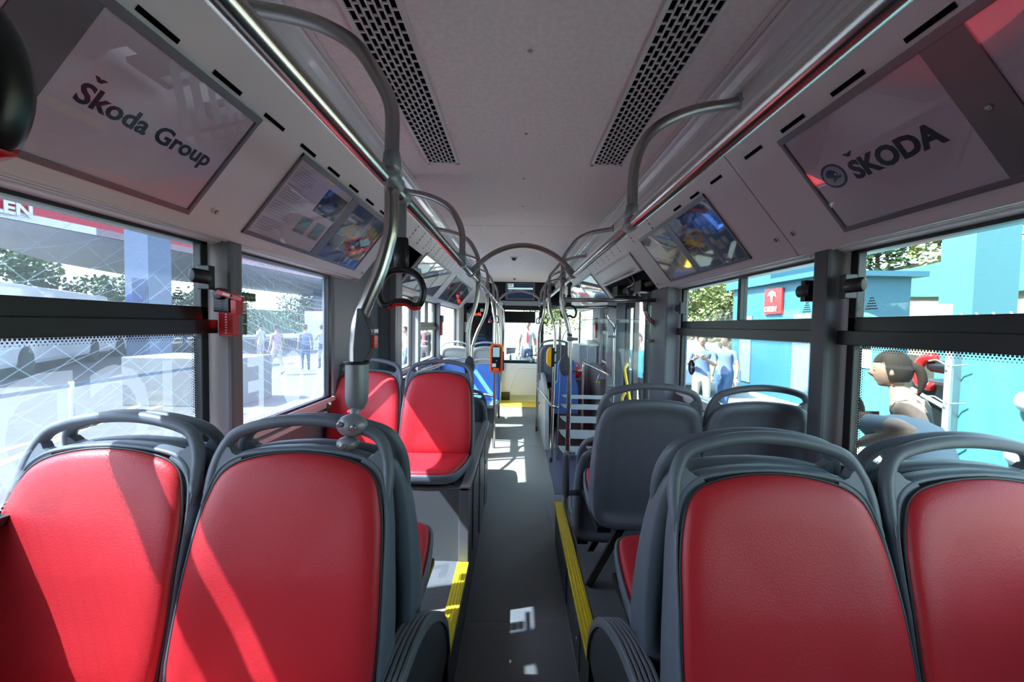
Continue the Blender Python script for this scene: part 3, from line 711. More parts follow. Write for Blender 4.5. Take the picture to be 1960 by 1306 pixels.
for a, b in ((4.67, 5.55), (5.63, 6.58)): sheet(FG, 1, a, b, M['pale']); cover(FG, 1, a, b)

# ================================================================ SEATS
def lean(z):
    P = [(0.60, -0.004), (0.70, 0.0), (0.78, 0.012), (0.95, 0.055), (1.10, 0.102), (1.19, 0.132), (1.30, 0.166)]
    for (a, u), (b, w) in zip(P, P[1:]):
        if z <= b: return u+(w-u)*(z-a)/(b-a)
    return P[-1][1]
def thick(z): return 0.030+0.085*max(0, min(1, (1.22-z)/0.50))**1.2
OUT = [(0, 0.630), (0.10, 0.632), (0.165, 0.640), (0.202, 0.660), (0.222, 0.70), (0.227, 0.78), (0.226, 0.88), (0.222, 0.98), (0.217, 1.05), (0.208, 1.11), (0.194, 1.152), (0.170, 1.176), (0.135, 1.190), (0.07, 1.200), (0, 1.204)]
CUSH = [(0, 0.708), (0.09, 0.706), (0.160, 0.705), (0.196, 0.712), (0.212, 0.742), (0.217, 0.80), (0.2165, 0.88), (0.212, 0.97), (0.206, 1.045), (0.195, 1.10), (0.178, 1.143), (0.148, 1.168), (0.10, 1.183), (0.05, 1.191), (0, 1.194)]
def full(P, n=3):
    Q = smooth_path([(x, 0, z) for x, z in P], n); q = [(p.x, p.z) for p in Q]
    return q+[(-x, z) for x, z in q[-2:0:-1]]
def make_seat(name, label, cat, cm, sm, sup='box'):
    t = thing(name, (0, 0, 0), label, cat)
    o = full(OUT); zc = 0.92
    def ring(ins, dy, tf=None):
        r = []
        for x, z in o:
            k = math.hypot(x, z-zc); f = max(0.0, (k-ins)/k); X = x*f; Z = zc+(z-zc)*f
            r.append(Vector((X, lean(z)+(dy if tf is None else tf(z)+dy), Z)))
        return r
    def ringk(f): return [Vector((x*f, lean(zc+(z-zc)*f)+thick(zc+(z-zc)*f)-0.012, zc+(z-zc)*f)) for x, z in o]
    mb = MB()
    mb.rings([ring(0.014, 0.006), ring(0.010, 0.0), ring(0.004, -0.004), ring(0.0, 0.002), ring(-0.002, 0.014), ring(0.0, 0, thick), ring(0.006, 0.006, thick), ring(0.022, 0.008, thick), ring(0.040, 0.006, thick), ring(0.050, -0.008, thick), ring(0.085, -0.012, thick), ringk(0.45), ringk(0.3), ringk(0.15), ringk(0.02)], True, True)
    # grab handle
    H = [(-0.205, 1.04), (-0.207, 1.10), (-0.205, 1.145), (-0.197, 1.185), (-0.175, 1.224), (-0.135, 1.243), (-0.07, 1.257), (0, 1.262)]
    H = H+[(-x, z) for x, z in H[-2::-1]]
    mb.tube([(x, lean(z)+0.012, z) for x, z in H], [0.004, 0.012]+[0.0142]*11+[0.012, 0.004], 12, True, 5, up=Vector((0, 1, 0)))
    for sx in (-1, 1):
        wb_ = smooth_path([(sx*0.214, 0, 1.08), (sx*0.210, 0, 1.13), (sx*0.200, 0, 1.17), (sx*0.188, 0, 1.198), (sx*0.176, 0, 1.20), (sx*0.166, 0, 1.188), (sx*0.150, 0, 1.182), (sx*0.140, 0, 1.172), (sx*0.170, 0, 1.13), (sx*0.195, 0, 1.08)], 2)
        mb.prism([Vector((p.x, lean(p.z)+0.001, p.z)) for p in wb_], (0, 0.024, 0))
    # seat pan
    pan = [(0, -0.385), (0.10, -0.383), (0.155, -0.370), (0.182, -0.34), (0.198, -0.28), (0.214, -0.16), (0.220, -0.03), (0.215, 0.03), (0.1, 0.035), (0, 0.035)]
    pq = smooth_path([(x, y, 0) for x, y in pan], 3); pq = [(p.x, p.y) for p in pq]; pq = pq+[(-x, y) for x, y in pq[-2:0:-1]]
    def pz(y): return 0.700+0.018*max(0, min(1, (-y-0.05)/0.28))+0.0
    def pr(f, dz, g=1.0): return [Vector((x*f, -0.17+(y+0.17)*f, pz(y)*g+dz)) for x, y in pq]
    mb.rings([pr(0.93, 0.004), pr(0.96, 0.010), pr(0.99, 0.008), pr(1.0, 0.0), pr(1.0, -0.022), pr(0.985, -0.034), pr(0.9, -0.045), pr(0.6, -0.055)], True, True)
    shell = mb.build('shell', sm, t)
    # back cushion
    c = full(CUSH); zc = 0.93
    def cr(f, off): return [Vector((x*f, lean(zc+(z-zc)*f)-off, zc+(z-zc)*f)) for x, z in c]
    mb = MB(); mb.rings([cr(1.0, -0.004), cr(0.996, 0.006), cr(0.975, 0.013), cr(0.93, 0.018), cr(0.82, 0.020), cr(0.66, 0.017), cr(0.45, 0.013), cr(0.2, 0.011), cr(0.02, 0.011)], False, True)
    mb.build('back_cushion', cm, t)
    mb = MB(); mb.tube(cr(1.004, 0.0035), 0.003, 6, False, 0, closed=True); mb.build('piping', M['piping'], shell)
    # seat cushion
    def sc(f, dz): return [Vector((x*f*0.93, -0.17+(y+0.17)*f*0.945, pz(-0.17+(y+0.17)*f)+dz)) for x, y in pq]
    mb = MB(); mb.rings([sc(1.0, 0.0), sc(0.995, 0.012), sc(0.97, 0.020), sc(0.90, 0.025), sc(0.75, 0.022), sc(0.5, 0.014), sc(0.2, 0.010), sc(0.02, 0.010)], False, True)
    mb.build('seat_cushion', cm, t)
    # shell side ridge (embossed line seen on the flanks)
    if sup == 'leg':
        mb = MB(); mb.box(-0.15, 0.15, -0.03, 0.05, 0.61, 0.65); mb.box(-0.20, -0.14, -0.30, 0.10, 0.61, 0.635); mb.box(0.14, 0.20, -0.30, 0.10, 0.61, 0.635)
        mb.bar((0.05, 0.0, 0.62), (0.20, -0.05, 0.285), 0.05, 0.03); mb.build('support_bracket', M['black'], t, bevel=0.003)
    elif sup == 'low':
        mb = MB(); mb.box(-0.16, 0.16, -0.25, 0.03, 0.45, 0.655); mb.build('support_bracket', M['greydk'], t, bevel=0.01)
    else:
        mb = MB(); mb.box(-0.17, 0.17, -0.32, 0.06, 0.635, 0.668); mb.build('support_bracket', M['black'], t, bevel=0.004)
    return t
proto = make_seat('bus_seat', '', 'seat', M['red'], M['shell'], 'leg')
seatb = make_seat('bus_seat', '', 'seat', M['red'], M['shell'], 'box')
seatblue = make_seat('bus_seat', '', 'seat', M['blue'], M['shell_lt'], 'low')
def first(o, loc, rz, label, group):
    o.location = loc; o.rotation_euler = (0, 0, rz); o['label'] = label; o['group'] = group; return o
GR = 'red padded seats'
first(proto, (-0.525, 0.785, 0), 0, 'red padded seat facing the camera, with the steel pole clamped to its handle', GR)
dup(proto, (-0.977, 0.785, 0), 0, 'red seat facing the camera, beneath the near sunlit window with a curved shadow', GR)
dup(proto, (0.520, 0.71, 0), 0, 'red seat facing the camera in shade, beside the aisle across from the clamped pole', GR)
dup(proto, (0.970, 0.71, 0), 0, 'red seat facing the camera in shade, under the turquoise banner window', GR)
dup(proto, (-0.515, 1.135, 0), PI, 'dark grey seat turned away, back to back behind the seat with the pole', GR)
dup(proto, (-0.968, 1.135, 0), PI, 'dark grey seat turned away, back to back behind the near sunlit window seat', GR)
dup(proto, (0.525, 1.075, 0), PI, 'grey seat turned away with red cushion end showing beside the long yellow step', GR)
dup(proto, (0.978, 1.075, 0), PI, 'grey seat turned away below the window where the woman stands', GR)
first(seatb, (-0.510, 2.375, 0), 0, 'sunlit red seat on the tall box, the one next to the aisle', GR)
dup(seatb, (-0.962, 2.375, 0), 0, 'sunlit red seat on the tall box, the one next to the wall', GR)
dup(proto, (0.535, 1.79, 0), PI, 'grey seat back seen from behind, before the glass with white stripes', GR)
dup(proto, (0.983, 1.79, 0), PI, 'grey seat back seen from behind, under the window with the round blue sticker', GR)
dup(proto, (0.545, 2.36, -0.37), PI, 'low grey seat half hidden beyond the first seat back by the black pole', GR)
dup(proto, (0.975, 2.36, -0.37), PI, 'low grey seat by the wall, hidden beyond the seat back under the blue sticker', GR)
GB = 'blue padded seats'
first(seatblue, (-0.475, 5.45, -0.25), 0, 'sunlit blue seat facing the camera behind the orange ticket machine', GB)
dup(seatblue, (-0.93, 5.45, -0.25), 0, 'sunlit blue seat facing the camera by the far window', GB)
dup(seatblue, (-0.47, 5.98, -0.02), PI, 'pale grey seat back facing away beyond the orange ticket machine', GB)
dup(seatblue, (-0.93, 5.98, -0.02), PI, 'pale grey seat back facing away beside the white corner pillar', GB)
fs = dup(proto, (0.53, 5.95, 0.03), PI, 'grey seat back beyond the yellow ticket device, near the entrance', GB)
fs2 = dup(seatb, (-0.50, 3.62, -0.33), PI, 'low red seat just beyond the tall seat box, mostly hidden', GR)

# ================================================================ POLES AND RAILS
def rail_thing(name, label, pts, r=0.0175, n=0, extra=None, cat='grab rail', m='steel'):
    t = thing(name, pts[0], label, cat); mb = MB(); mb.tube(pts, r, 16, True, n); mb.build('tube', M[m], t); return t
def sleeve(t, a, b, r=0.024, m='joint', nm='sleeve'):
    mb = MB(); mb.tube([a, b], r, 14); return mb.build(nm, M[m], t)
RL = rail_thing('grab_rail', 'long steel ceiling rail on the sunny side, running to the driver', [(-0.35, Y0+0.05, 1.85), (-0.35, 7.2, 1.85), (-0.345, 7.35, 1.845), (-0.30, 7.5, 1.80), (-0.28, 7.52, 1.6), (-0.28, 7.52, 1.0)])
RR = rail_thing('grab_rail', 'long steel ceiling rail on the doorway side', [(0.362, Y0+0.05, 1.85), (0.358, 3.0, 1.85), (0.35, 6.9, 1.85)])
def hoop(name, label, sx, y, xr, low=None, m='steel_dk', arch_dx=0.0, n=4):
    """bent tube from the cove over and down to the rail, and on down when LOW is given"""
    t = thing(name, (sx*xr, y, 1.85), label, 'grab pole')
    top = [(sx*(0.705), y, 2.262), (sx*0.66, y, 2.252), (sx*0.58, y, 2.238), (sx*0.50, y, 2.213), (sx*0.43, y, 2.172), (sx*0.385, y, 2.115), (sx*(xr+0.003), y, 2.03), (sx*xr, y, 1.93), (sx*xr, y, 1.872)]
    mb = MB(); mb.tube(top, 0.0175, 14, True, n); mb.build('arch', M[m], t)
    g = MB(); g.tube([(sx*xr, y, 1.915), (sx*xr, y, 1.862)], [0.020, 0.026], 14); g.tube([(sx*xr, y-0.035, 1.85), (sx*xr, y+0.035, 1.85)], 0.0225, 14); g.build('joint', M['joint'], t, )
    g = MB(); g.lathe([(0.026, 0), (0.026, 0.010), (0.019, 0.014)], (sx*0.712, y, 2.265), (-sx, 0, -0.3), 14); g.build('flange', M['joint'], t)
    if low:
        mb = MB(); mb.tube(low, 0.0175, 14, True, n); mb.build('pole', M['steel'], t)
    return t
# near left pole with stop button and seat clamp
NP = hoop('grab_pole', 'bent steel pole with red stop button, clamped to the near seat handle', -1, 0.985, 0.338,
          [(-0.338, 0.985, 1.83), (-0.339, 0.985, 1.74), (-0.348, 0.985, 1.69), (-0.367, 0.985, 1.626), (-0.393, 0.982, 1.562), (-0.413, 0.98, 1.51), (-0.421, 0.98, 1.46), (-0.421, 0.98, 1.39)])
mb = MB(); mb.tube([(-0.421, 0.98, 1.404), (-0.421, 0.98, 1.399)], 0.031, 20); mb.build('gasket', M['black'], NP)
mb = MB(); mb.lathe([(0.004, 0.280), (0.010, 0.281), (0.018, 0.286), (0.025, 0.30), (0.0275, 0.318), (0.0275, 0.395), (0.0265, 0.40)], (-0.421, 0.98, 1.0), (0, 0, 1), 24); mb.build('sleeve', M['joint'], NP)
mb = MB(); mb.ball((-0.416, 0.940, 1.254), 0.030, 20, 1.22, 0.95, 0.92); mb.tube([(-0.421, 0.975, 1.292), (-0.419, 0.955, 1.268)], 0.012, 10)
mb.ball((-0.424, 0.935, 1.212), 0.027, 16, 1, 0.9, 0.6); cl = mb.build('clamp', M['joint'], NP)
for x, z in ((-0.434, 1.262), (-0.402, 1.255), (-0.427, 1.210)):
    mb = MB(); mb.lathe([(0.0065, 0), (0.0065, 0.006), (0.004, 0.006)], (x, 0.915, z), (0, -1, 0), 12); mb.build('bolt', M['steel_dk'], cl)
mb = MB(); b_ = [(-0.415, 1.535), (-0.402, 1.535), (-0.384, 1.488), (-0.380, 1.48), (-0.380, 1.436), (-0.392, 1.408), (-0.402, 1.402), (-0.424, 1.402), (-0.424, 1.44)]
mb.prism([(x, 0.962, z) for x, z in b_], (0, 0.036, 0)); sb = mb.build('stop_button_box', M['greydk'], NP, bevel=0.003)
mb = MB(); mb.box(-0.383, -0.373, 0.966, 0.992, 1.438, 1.470); mb.build('stop_button', M['redp'], sb, bevel=0.002)
mb = MB(); mb.box(-0.385, -0.3725, 0.964, 0.994, 1.474, 1.486); mb.build('button_lamp', M['steel'], sb, bevel=0.002)
text('STOP', 0.008, (-0.3729, 0.972, 1.452), (0, 1, 0), (0, 0, 1), M['white'], 'lettering', sb, depth=0.0002)
hoop('grab_pole', 'bent steel arch tube on the doorway side above the near grey seat', 1, 1.375, 0.358)
hoop('grab_pole', 'short steel arch over the sunlit red seats on the tall box', -1, 2.30, 0.348)
hoop('grab_pole', 'steel pole with S bend standing behind the seat box next to the aisle', -1, 3.20, 0.345,
     [(-0.345, 3.2, 1.83), (-0.345, 3.2, 1.76), (-0.362, 3.2, 1.66), (-0.398, 3.2, 1.55), (-0.418, 3.2, 1.44), (-0.418, 3.2, 1.30), (-0.416, 3.2, 0.66)])
P3 = hoop('grab_pole', 'steel pole with wide S bend and black button disc, sunny side', -1, 4.30, 0.350,
     [(-0.352, 4.3, 1.83), (-0.356, 4.3, 1.70), (-0.385, 4.3, 1.58), (-0.455, 4.3, 1.42), (-0.500, 4.3, 1.28), (-0.508, 4.3, 1.15), (-0.508, 4.3, 0.0)])
mb = MB(); mb.lathe([(0.055, -0.018), (0.062, -0.01), (0.062, 0.01), (0.055, 0.018)], (-0.40, 3.16, 1.17), (0, 1, 0), 8, 0.72, 1.35); mb.build('button_box', M['greydk'], P3, bevel=0.002)
hoop('grab_pole', 'steel arch tube on the sunny side, second from the front', -1, 5.3, 0.35, [(-0.35, 5.3, 1.83), (-0.35, 5.3, 1.70), (-0.32, 5.3, 1.55), (-0.29, 5.3, 1.40), (-0.285, 5.3, 1.2), (-0.285, 5.3, 1.0)])
hoop('grab_pole', 'steel arch tube on the sunny side, closest to the front display', -1, 6.4, 0.35, [(-0.35, 6.4, 1.83), (-0.34, 6.4, 1.60), (-0.30, 6.4, 1.30), (-0.30, 6.4, 0.0)])
R2 = hoop('grab_pole', 'dark steel pole with S bend beside the glass with white stripes', 1, 3.13, 0.325,
     [(0.325, 3.13, 1.83), (0.318, 3.13, 1.72), (0.335, 3.13, 1.62), (0.365, 3.13, 1.53), (0.388, 3.13, 1.42), (0.392, 3.13, 1.30), (0.390, 3.13, 0.0)])
mb = MB(); mb.lathe([(0.055, -0.018), (0.062, -0.01), (0.062, 0.01), (0.055, 0.018)], (0.352, 3.12, 1.19), (0, 1, 0), 8, 0.72, 1.35); mb.build('button_box', M['greydk'], R2, bevel=0.002)
for z in (1.40, 0.50): 
    mb = MB(); mb.tube([(0.37, 3.11, z), (0.45, 3.11, z)], 0.013, 10); mb.tube([(0.392, 3.13, z-0.015), (0.392, 3.13, z+0.015)], 0.024, 12); mb.build('glass_clip', M['joint'], R2)
R3 = hoop('grab_pole', 'steel pole with S bend holding the yellow ticket device', 1, 4.33, 0.315,
     [(0.315, 4.33, 1.83), (0.318, 4.33, 1.70), (0.345, 4.33, 1.60), (0.378, 4.33, 1.50), (0.388, 4.33, 1.38), (0.386, 4.33, 1.2), (0.372, 4.33, 0.0)])
hoop('grab_pole', 'steel arch tube beyond the yellow ticket device', 1, 5.4, 0.34, [(0.34, 5.4, 1.83), (0.33, 5.4, 1.65), (0.285, 5.5, 1.45), (0.28, 5.6, 1.2), (0.277, 5.63, 0.0)])
hoop('grab_pole', 'steel arch tube on the doorway side, closest to the front display', 1, 6.4, 0.345)
# transverse arches
def cross_arch(y, rise, label):
    t = thing('grab_arch', (0, y, 1.85), label, 'grab rail'); mb = MB()
    P = [(-0.335, y, 1.872), (-0.28, y, 1.93), (-0.20, y, 1.99), (-0.10, y, 1.99+rise*0.25), (0.005, y, 2.0+rise*0.28), (0.11, y, 1.99+rise*0.25), (0.21, y, 1.99), (0.29, y, 1.93), (0.343, y, 1.872)]
    mb.tube(P, 0.0175, 14, True, 4); mb.build('tube', M['steel_dk'], t)
    for sx in (-1, 1):
        g = MB(); g.tube([(sx*0.354, y, 1.85), (sx*0.30, y, 1.908)], [0.026, 0.021], 14); g.tube([(sx*0.354, y-0.04, 1.85), (sx*0.354, y+0.04, 1.85)], 0.0235, 14); g.build('joint', M['joint'], t)
cross_arch(2.75, 0.17, 'steel arch spanning the aisle between both ceiling rails, nearer one')
cross_arch(6.2, 0.12, 'steel arch spanning the aisle in front of the display, farther one')
# crossbars to the doorway wall with S poles
def crossbar(y, z, x1, label):
    t = thing('crossbar', (0.33, y, z), label, 'grab rail'); mb = MB(); mb.tube([(0.335, y, z), (x1, y, z+0.01)], 0.0165, 14); mb.build('tube', M['steel_dk'], t)
    g = MB(); g.tube([(0.325, y, z-0.045), (0.325, y, z+0.045)], 0.025, 12); g.tube([(0.33, y, z), (0.40, y, z)], 0.021, 12); g.build('joint', M['joint'], t)
    g = MB(); g.lathe([(0.028, 0), (0.028, 0.008), (0.018, 0.012)], (x1, y, z+0.01), (-1, 0, 0), 14); g.build('flange', M['joint'], t)
crossbar(3.14, 1.705, 1.09, 'dark crossbar between ceiling rail and doorway wall, nearer one')
crossbar(4.35, 1.705, 1.06, 'crossbar between ceiling rail and grey pillar beyond the doorway')
def spole(x, y, zt, zb, label):
    t = thing('grab_pole', (x, y, zb), label, 'grab pole'); mb = MB()
    mb.tube([(x-0.095, y, zt), (x-0.092, y, zt-0.08), (x-0.07, y, zt-0.135), (x-0.02, y, zt-0.19), (x, y, zt-0.24), (x+0.003, y, zt-0.31), (x+0.003, y, zb)], 0.0165, 14, True, 4); mb.build('tube', M['steel'], t)
    g = MB(); g.tube([(x-0.095, y, zt+0.02), (x-0.093, y, zt-0.09)], [0.024, 0.020], 12); g.build('sleeve', M['joint'], t)
    for z in (zt-0.32, zt-0.86):
        g = MB(); g.tube([(x+0.003, y, z-0.014), (x+0.003, y, z+0.014)], 0.023, 12); g.tube([(x-0.07, y, z), (x+0.0, y, z)], 0.012, 10); g.build('glass_clip', M['joint'], t)
spole(1.073, 3.15, 1.715, 0.28, 'S bent steel pole hanging from the nearer crossbar at the doorway')
spole(1.035, 4.35, 1.715, 0.0, 'S bent steel pole hanging from the farther crossbar')
# glass partition with frosted stripes
GP = thing('glass_partition', (0.7, 3.11, 0.4), 'clear glass screen with white frosted stripes beside the doorway', 'screen')
mb = MB(); gp = [(0.312, 0.42), (0.325, 1.34), (0.35, 1.44), (0.42, 1.52), (0.52, 1.555), (0.94, 1.56), (0.99, 1.54), (1.02, 1.49), (1.03, 1.42), (1.035, 0.42)]
mb.prism([(x, 3.165, z) for x, z in gp], (0, 0.006, 0)); mb.build('pane', M['clear'], GP)
mb = MB(); mb.tube([Vector((x, 3.168, z)) for x, z in gp[:1]+[tuple((p.x, p.z)) for p in smooth_path([(a, 0, b) for a, b in gp[1:9]], 4)]+gp[9:]], 0.0028, 6); mb.build('polished_edge', M['trimlt'], GP)
for za, zb, x0 in ((0.953, 0.922, 0.335), (0.878, 0.836, 0.33), (0.782, 0.728, 0.325), (0.672, 0.60, 0.32), (0.540, 0.468, 0.318)):
    x0 += 0.0; h = za-zb; x1 = 1.01
    if za > 0.8: x1 = 0.70 if za > 0.9 else 0.715
    poly = [(x0, za), (x1, za), (x1-0.012, za-h*0.4), (x1-0.05, zb), (x0+0.06, zb), (x0+0.02, za-h*0.5)]
    mb = MB(); mb.prism([(x, 3.162, z) for x, z in poly], (0, 0.002, 0)); mb.build('frosted_stripe', M['frost'], GP)
# armrest by the black pole
AR = thing('folding_armrest', (0.30, 2.12, 0.58), 'folded grey armrest paddle standing upright beside the black pole', 'armrest')
mb = MB(); mb.tube([(0.252, 2.12, 0.585), (0.252, 2.12, 0.62), (0.250, 2.12, 0.79), (0.250, 2.12, 0.815)], [0.014, 0.019, 0.019, 0.012], 12, True, 3, ry=0.028); mb.build('paddle', M['greydk'], AR)
mb = MB(); mb.tube([(0.25, 2.12, 0.60), (0.325, 2.13, 0.60)], 0.016, 12); mb.build('pivot', M['joint'], AR)

# low handrails in the bay
def lowrail(label, pts, n=3):
    t = thing('handrail', pts[0], label, 'handrail'); mb = MB(); mb.tube(pts, 0.0165, 12, True, n); mb.build('tube', M['steel'], t); return t
lowrail('low steel handrail along the bay by the grey cabinet', [(0.80, 4.9, 0.0), (0.80, 4.9, 1.0), (0.81, 4.86, 1.05), (1.03, 4.4, 0.96)])
lowrail('low horizontal steel handrail joining bay pole and blue backrest', [(0.55, 4.95, 0.95), (0.80, 4.92, 0.95)])
lowrail('steel floor post in the aisle under the orange ticket machine', [(-0.287, 4.8, 0.0), (-0.287, 4.8, 1.35), (-0.30, 4.8, 1.6), (-0.345, 4.8, 1.84)])
lowrail('low steel rail across the aisle side of the blue seats', [(-0.30, 4.82, 0.63), (-0.45, 4.95, 0.63), (-0.80, 5.0, 0.63)])
lowrail('sloping steel rail by the far window behind the red seat', [(-1.05, 3.6, 1.0), (-0.85, 4.2, 1.06), (-0.8, 4.6, 1.07), (-0.62, 4.9, 1.07)])
lowrail('short steel rail crossing towards the grey wheel box near the entrance', [(0.12+0.16, 4.33+1.3, 0.62), (0.372, 4.36, 0.62), (0.45, 4.33, 0.62)])
# hand straps
def strap(label, x, y, L=0.11, w=0.028, red=True, s=1.0, rail=1.85, rz=0):
    t = thing('hand_strap', (x, y, rail), label, 'hand strap', 'hand straps'); 
    mb = MB(); mb.tube([(x, y-0.02, rail), (x, y+0.02, rail)], 0.023, 12); mb.box(x-0.013, x+0.013, y-0.004, y+0.004, rail-L-0.02, rail-0.01); mb.build('webbing', M['joint'] if red else M['greydk'], t)
    z = rail-L; mb = MB(); mb.lathe([(0.020, -0.095), (0.022, -0.05), (0.019, 0.0), (0.017, 0.002)], (x, y, z), (0, 0, 1), 16, 1.0, 0.55); mb.build('grip_neck', M['black'], t)
    zc = z-0.145; ca, sa = math.cos(rz), math.sin(rz)
    Q = [(0, 0.060), (0.034, 0.052), (0.056, 0.026), (0.062, -0.008), (0.052, -0.036), (0.034, -0.040), (0.014, -0.030), (-0.014, -0.030), (-0.034, -0.040), (-0.052, -0.036), (-0.062, -0.008), (-0.056, 0.026), (-0.034, 0.052)]
    P = smooth_path([(x+a*ca, y+a*sa, zc+b) for a, b in Q+Q[:1]], 4)[:-1]
    mb = MB(); mb.tube(P, 0.0115, 10, False, 0, ry=0.0095, closed=True); mb.build('loop', M['black'], t)
    if red:
        P2 = smooth_path([(x+a*ca*1.03, y+a*sa*1.03, zc+b*1.03-0.0045) for a, b in Q[4:9]], 4)
        mb = MB(); mb.tube(P2, 0.010, 8, True, 0, ry=0.008); mb.build('red_insert', M['redp'], t)
strap('black and red hand strap hanging beside the bent pole with stop button', -0.35, 1.11, 0.115)
strap('black hand strap at the picture edge, very close to the camera', -0.420, 0.262, 0.050, rail=1.85, rz=0.0)
strap('black hand strap under the nearer crossbar beside the dark pole', 0.405, 3.35, 0.09, red=False)
strap('small black hand strap on the sunny side rail near the front', -0.35, 5.6, 0.13, red=False)
strap('small black hand strap on the doorway rail near the front', 0.352, 5.8, 0.13, red=False)
strap('small black hand strap on the doorway rail, nearest the windscreen', 0.352, 6.6, 0.13, red=False)

# ================================================================ FITTINGS
# emergency hammer and exit stickers on the pillar
HB = thing('hammer_holder', (-1.09, 1.46, 1.44), 'red emergency hammer in its holder on the grey pillar', 'hammer')
mb = MB(); mb.box(-1.118, -1.062, 1.42, 1.462, 1.53, 1.598); mb.lathe([(0.019, 0), (0.021, 0.005), (0.021, 0.03), (0.018, 0.034)], (-1.092, 1.44, 1.595), (0, -1, 0), 16); mb.build('holder', M['black'], HB, bevel=0.004)
for k in range(4): g = MB(); g.bar((-1.114, 1.418, 1.565-k*0.009), (-1.084, 1.418, 1.568-k*0.009), 0.002, 0.003); g.build('grip_ridge', M['greydk'], HB)
mb = MB(); mb.box(-1.104, -1.052, 1.425, 1.462, 1.443, 1.530); mb.build('cable_box', M['redp'], HB, bevel=0.004)
for k in range(8):
    g = MB(); g.box(-1.078, -1.072, 1.4225, 1.425, 1.453+k*0.0095, 1.4575+k*0.0095); g.build('white_mark', M['white'], HB)
    g = MB(); g.box(-1.070, -1.055, 1.4235, 1.425, 1.459+k*0.0095, 1.4605+k*0.0095); g.build('groove', M['piping'], HB)
mb = MB(); mb.bar((-1.095, 1.412, 1.602), (-1.008, 1.42, 1.575), 0.016, 0.020); mb.box(-1.056, -1.034, 1.42, 1.455, 1.520, 1.575); mb.build('hammer_grip', M['redp'], HB, bevel=0.003)
mb = MB(); mb.bar((-1.070, 1.402, 1.595), (-1.045, 1.404, 1.588), 0.003, 0.009); mb.build('label_plate', M['cream'], HB)
GSG = thing('exit_sign', (-1.166, 1.66, 1.58), 'green emergency exit lettering strip and three green pictograms on the glass', 'sign')
mb = MB(); mb.box(-1.1665, -1.165, 1.57, 1.725, 1.583, 1.618); mb.build('strip', M['green'], GSG)
text('Nouzov\u00fd V\u00fdchod', 0.021, (-1.1645, 1.578, 1.594), (0, 1, 0), (0, 0, 1), M['cream'], 'lettering', GSG, sx=0.98)
for k, z in enumerate((1.533, 1.488, 1.443)):
    mb = MB(); mb.box(-1.1665, -1.165, 1.612, 1.667, z, z+0.042); p_ = mb.build('pictogram', M['green'] if k else M['cream'], GSG)
    g = MB()
    if k == 0: g.box(-1.1648, -1.164, 1.615, 1.664, z+0.002, z+0.006); g.box(-1.1648, -1.164, 1.615, 1.664, z+0.037, z+0.040); g.box(-1.1648, -1.164, 1.615, 1.618, z, z+0.04)
    mm = M['green'] if k == 0 else M['cream']
    g.bar((-1.1646, 1.640, z+0.026), (-1.1646, 1.634, z+0.014), 0.001, 0.006); g.bar((-1.1646, 1.634, z+0.014), (-1.1646, 1.626, z+0.006), 0.001, 0.003); g.bar((-1.1646, 1.636, z+0.014), (-1.1646, 1.644, z+0.006), 0.001, 0.003); g.bar((-1.1646, 1.630, z+0.024), (-1.1646, 1.650, z+0.020), 0.001, 0.003)
    g.lathe([(0.003, 0), (0.003, 0.0008)], (-1.1648, 1.643, z+0.031), (1, 0, 0), 8); g.build('figure', mm, p_)
# blue round pedestrian sticker on the far right window
BS = thing('pedestrian_sticker', (1.166, 2.715, 1.235), 'round dark blue sticker with white walking figure on the window', 'sticker')
mb = MB(); mb.lathe([(0.052, 0), (0.052, 0.0012)], (1.166, 2.715, 1.235), (-1, 0, 0), 32); mb.build('disc', M['navy'], BS)
mb = MB()
def fb(y0, z0, y1, z1, w): mb.bar((1.1640, 2.715+y0, 1.235+z0), (1.1640, 2.715+y1, 1.235+z1), 0.001, w)
fb(0, 0.018, 0, -0.006, 0.014); fb(-0.002, -0.006, -0.008, -0.036, 0.005); fb(0.002, -0.006, 0.009, -0.036, 0.005); fb(-0.006, 0.016, -0.013, -0.006, 0.004); fb(0.006, 0.016, 0.013, -0.006, 0.004)
mb.lathe([(0.0055, 0), (0.0055, 0.001)], (1.1645, 2.715, 1.262), (-1, 0, 0), 12); mb.build('figure', M['white'], BS)
# orange ticket validator
OV = thing('ticket_validator', (-0.27, 4.78, 0.92), 'orange ticket validator with small lit screen on the aisle post', 'validator')
ov = [(-0.345, 0.955), (-0.34, 0.935), (-0.32, 0.93), (-0.215, 0.93), (-0.197, 0.94), (-0.193, 0.96), (-0.190, 1.22), (-0.197, 1.25), (-0.23, 1.272), (-0.30, 1.278), (-0.335, 1.26), (-0.348, 1.225)]
mb = MB(); mb.prism([(x, 4.72, z) for x, z in ov], (0, 0.06, 0)); mb.build('housing', M['orange'], OV, bevel=0.008)
ins = [(-0.269+(x+0.269)*0.66, 1.10+(z-1.10)*0.86) for x, z in ov]
mb = MB(); mb.prism([(x, 4.712, z) for x, z in ins], (0, 0.012, 0)); fp = mb.build('front_plate', M['blackg'], OV)
mb = MB(); mb.box(-0.308, -0.228, 4.708, 4.712, 1.12, 1.235); mb.build('screen', M['screen'], fp)
mb = MB(); mb.box(-0.313, -0.270, 4.708, 4.712, 1.0, 1.042); mb.build('white_tag', M['white'], fp)
mb = MB(); mb.box(-0.305, -0.232, 4.706, 4.712, 0.952, 0.988); mb.build('card_pad', M['orange'], fp)
mb = MB(); mb.lathe([(0.008, 0), (0.008, 0.002)], (-0.262, 4.712, 1.075), (0, -1, 0), 10); mb.build('camera_eye', M['steel_dk'], fp)
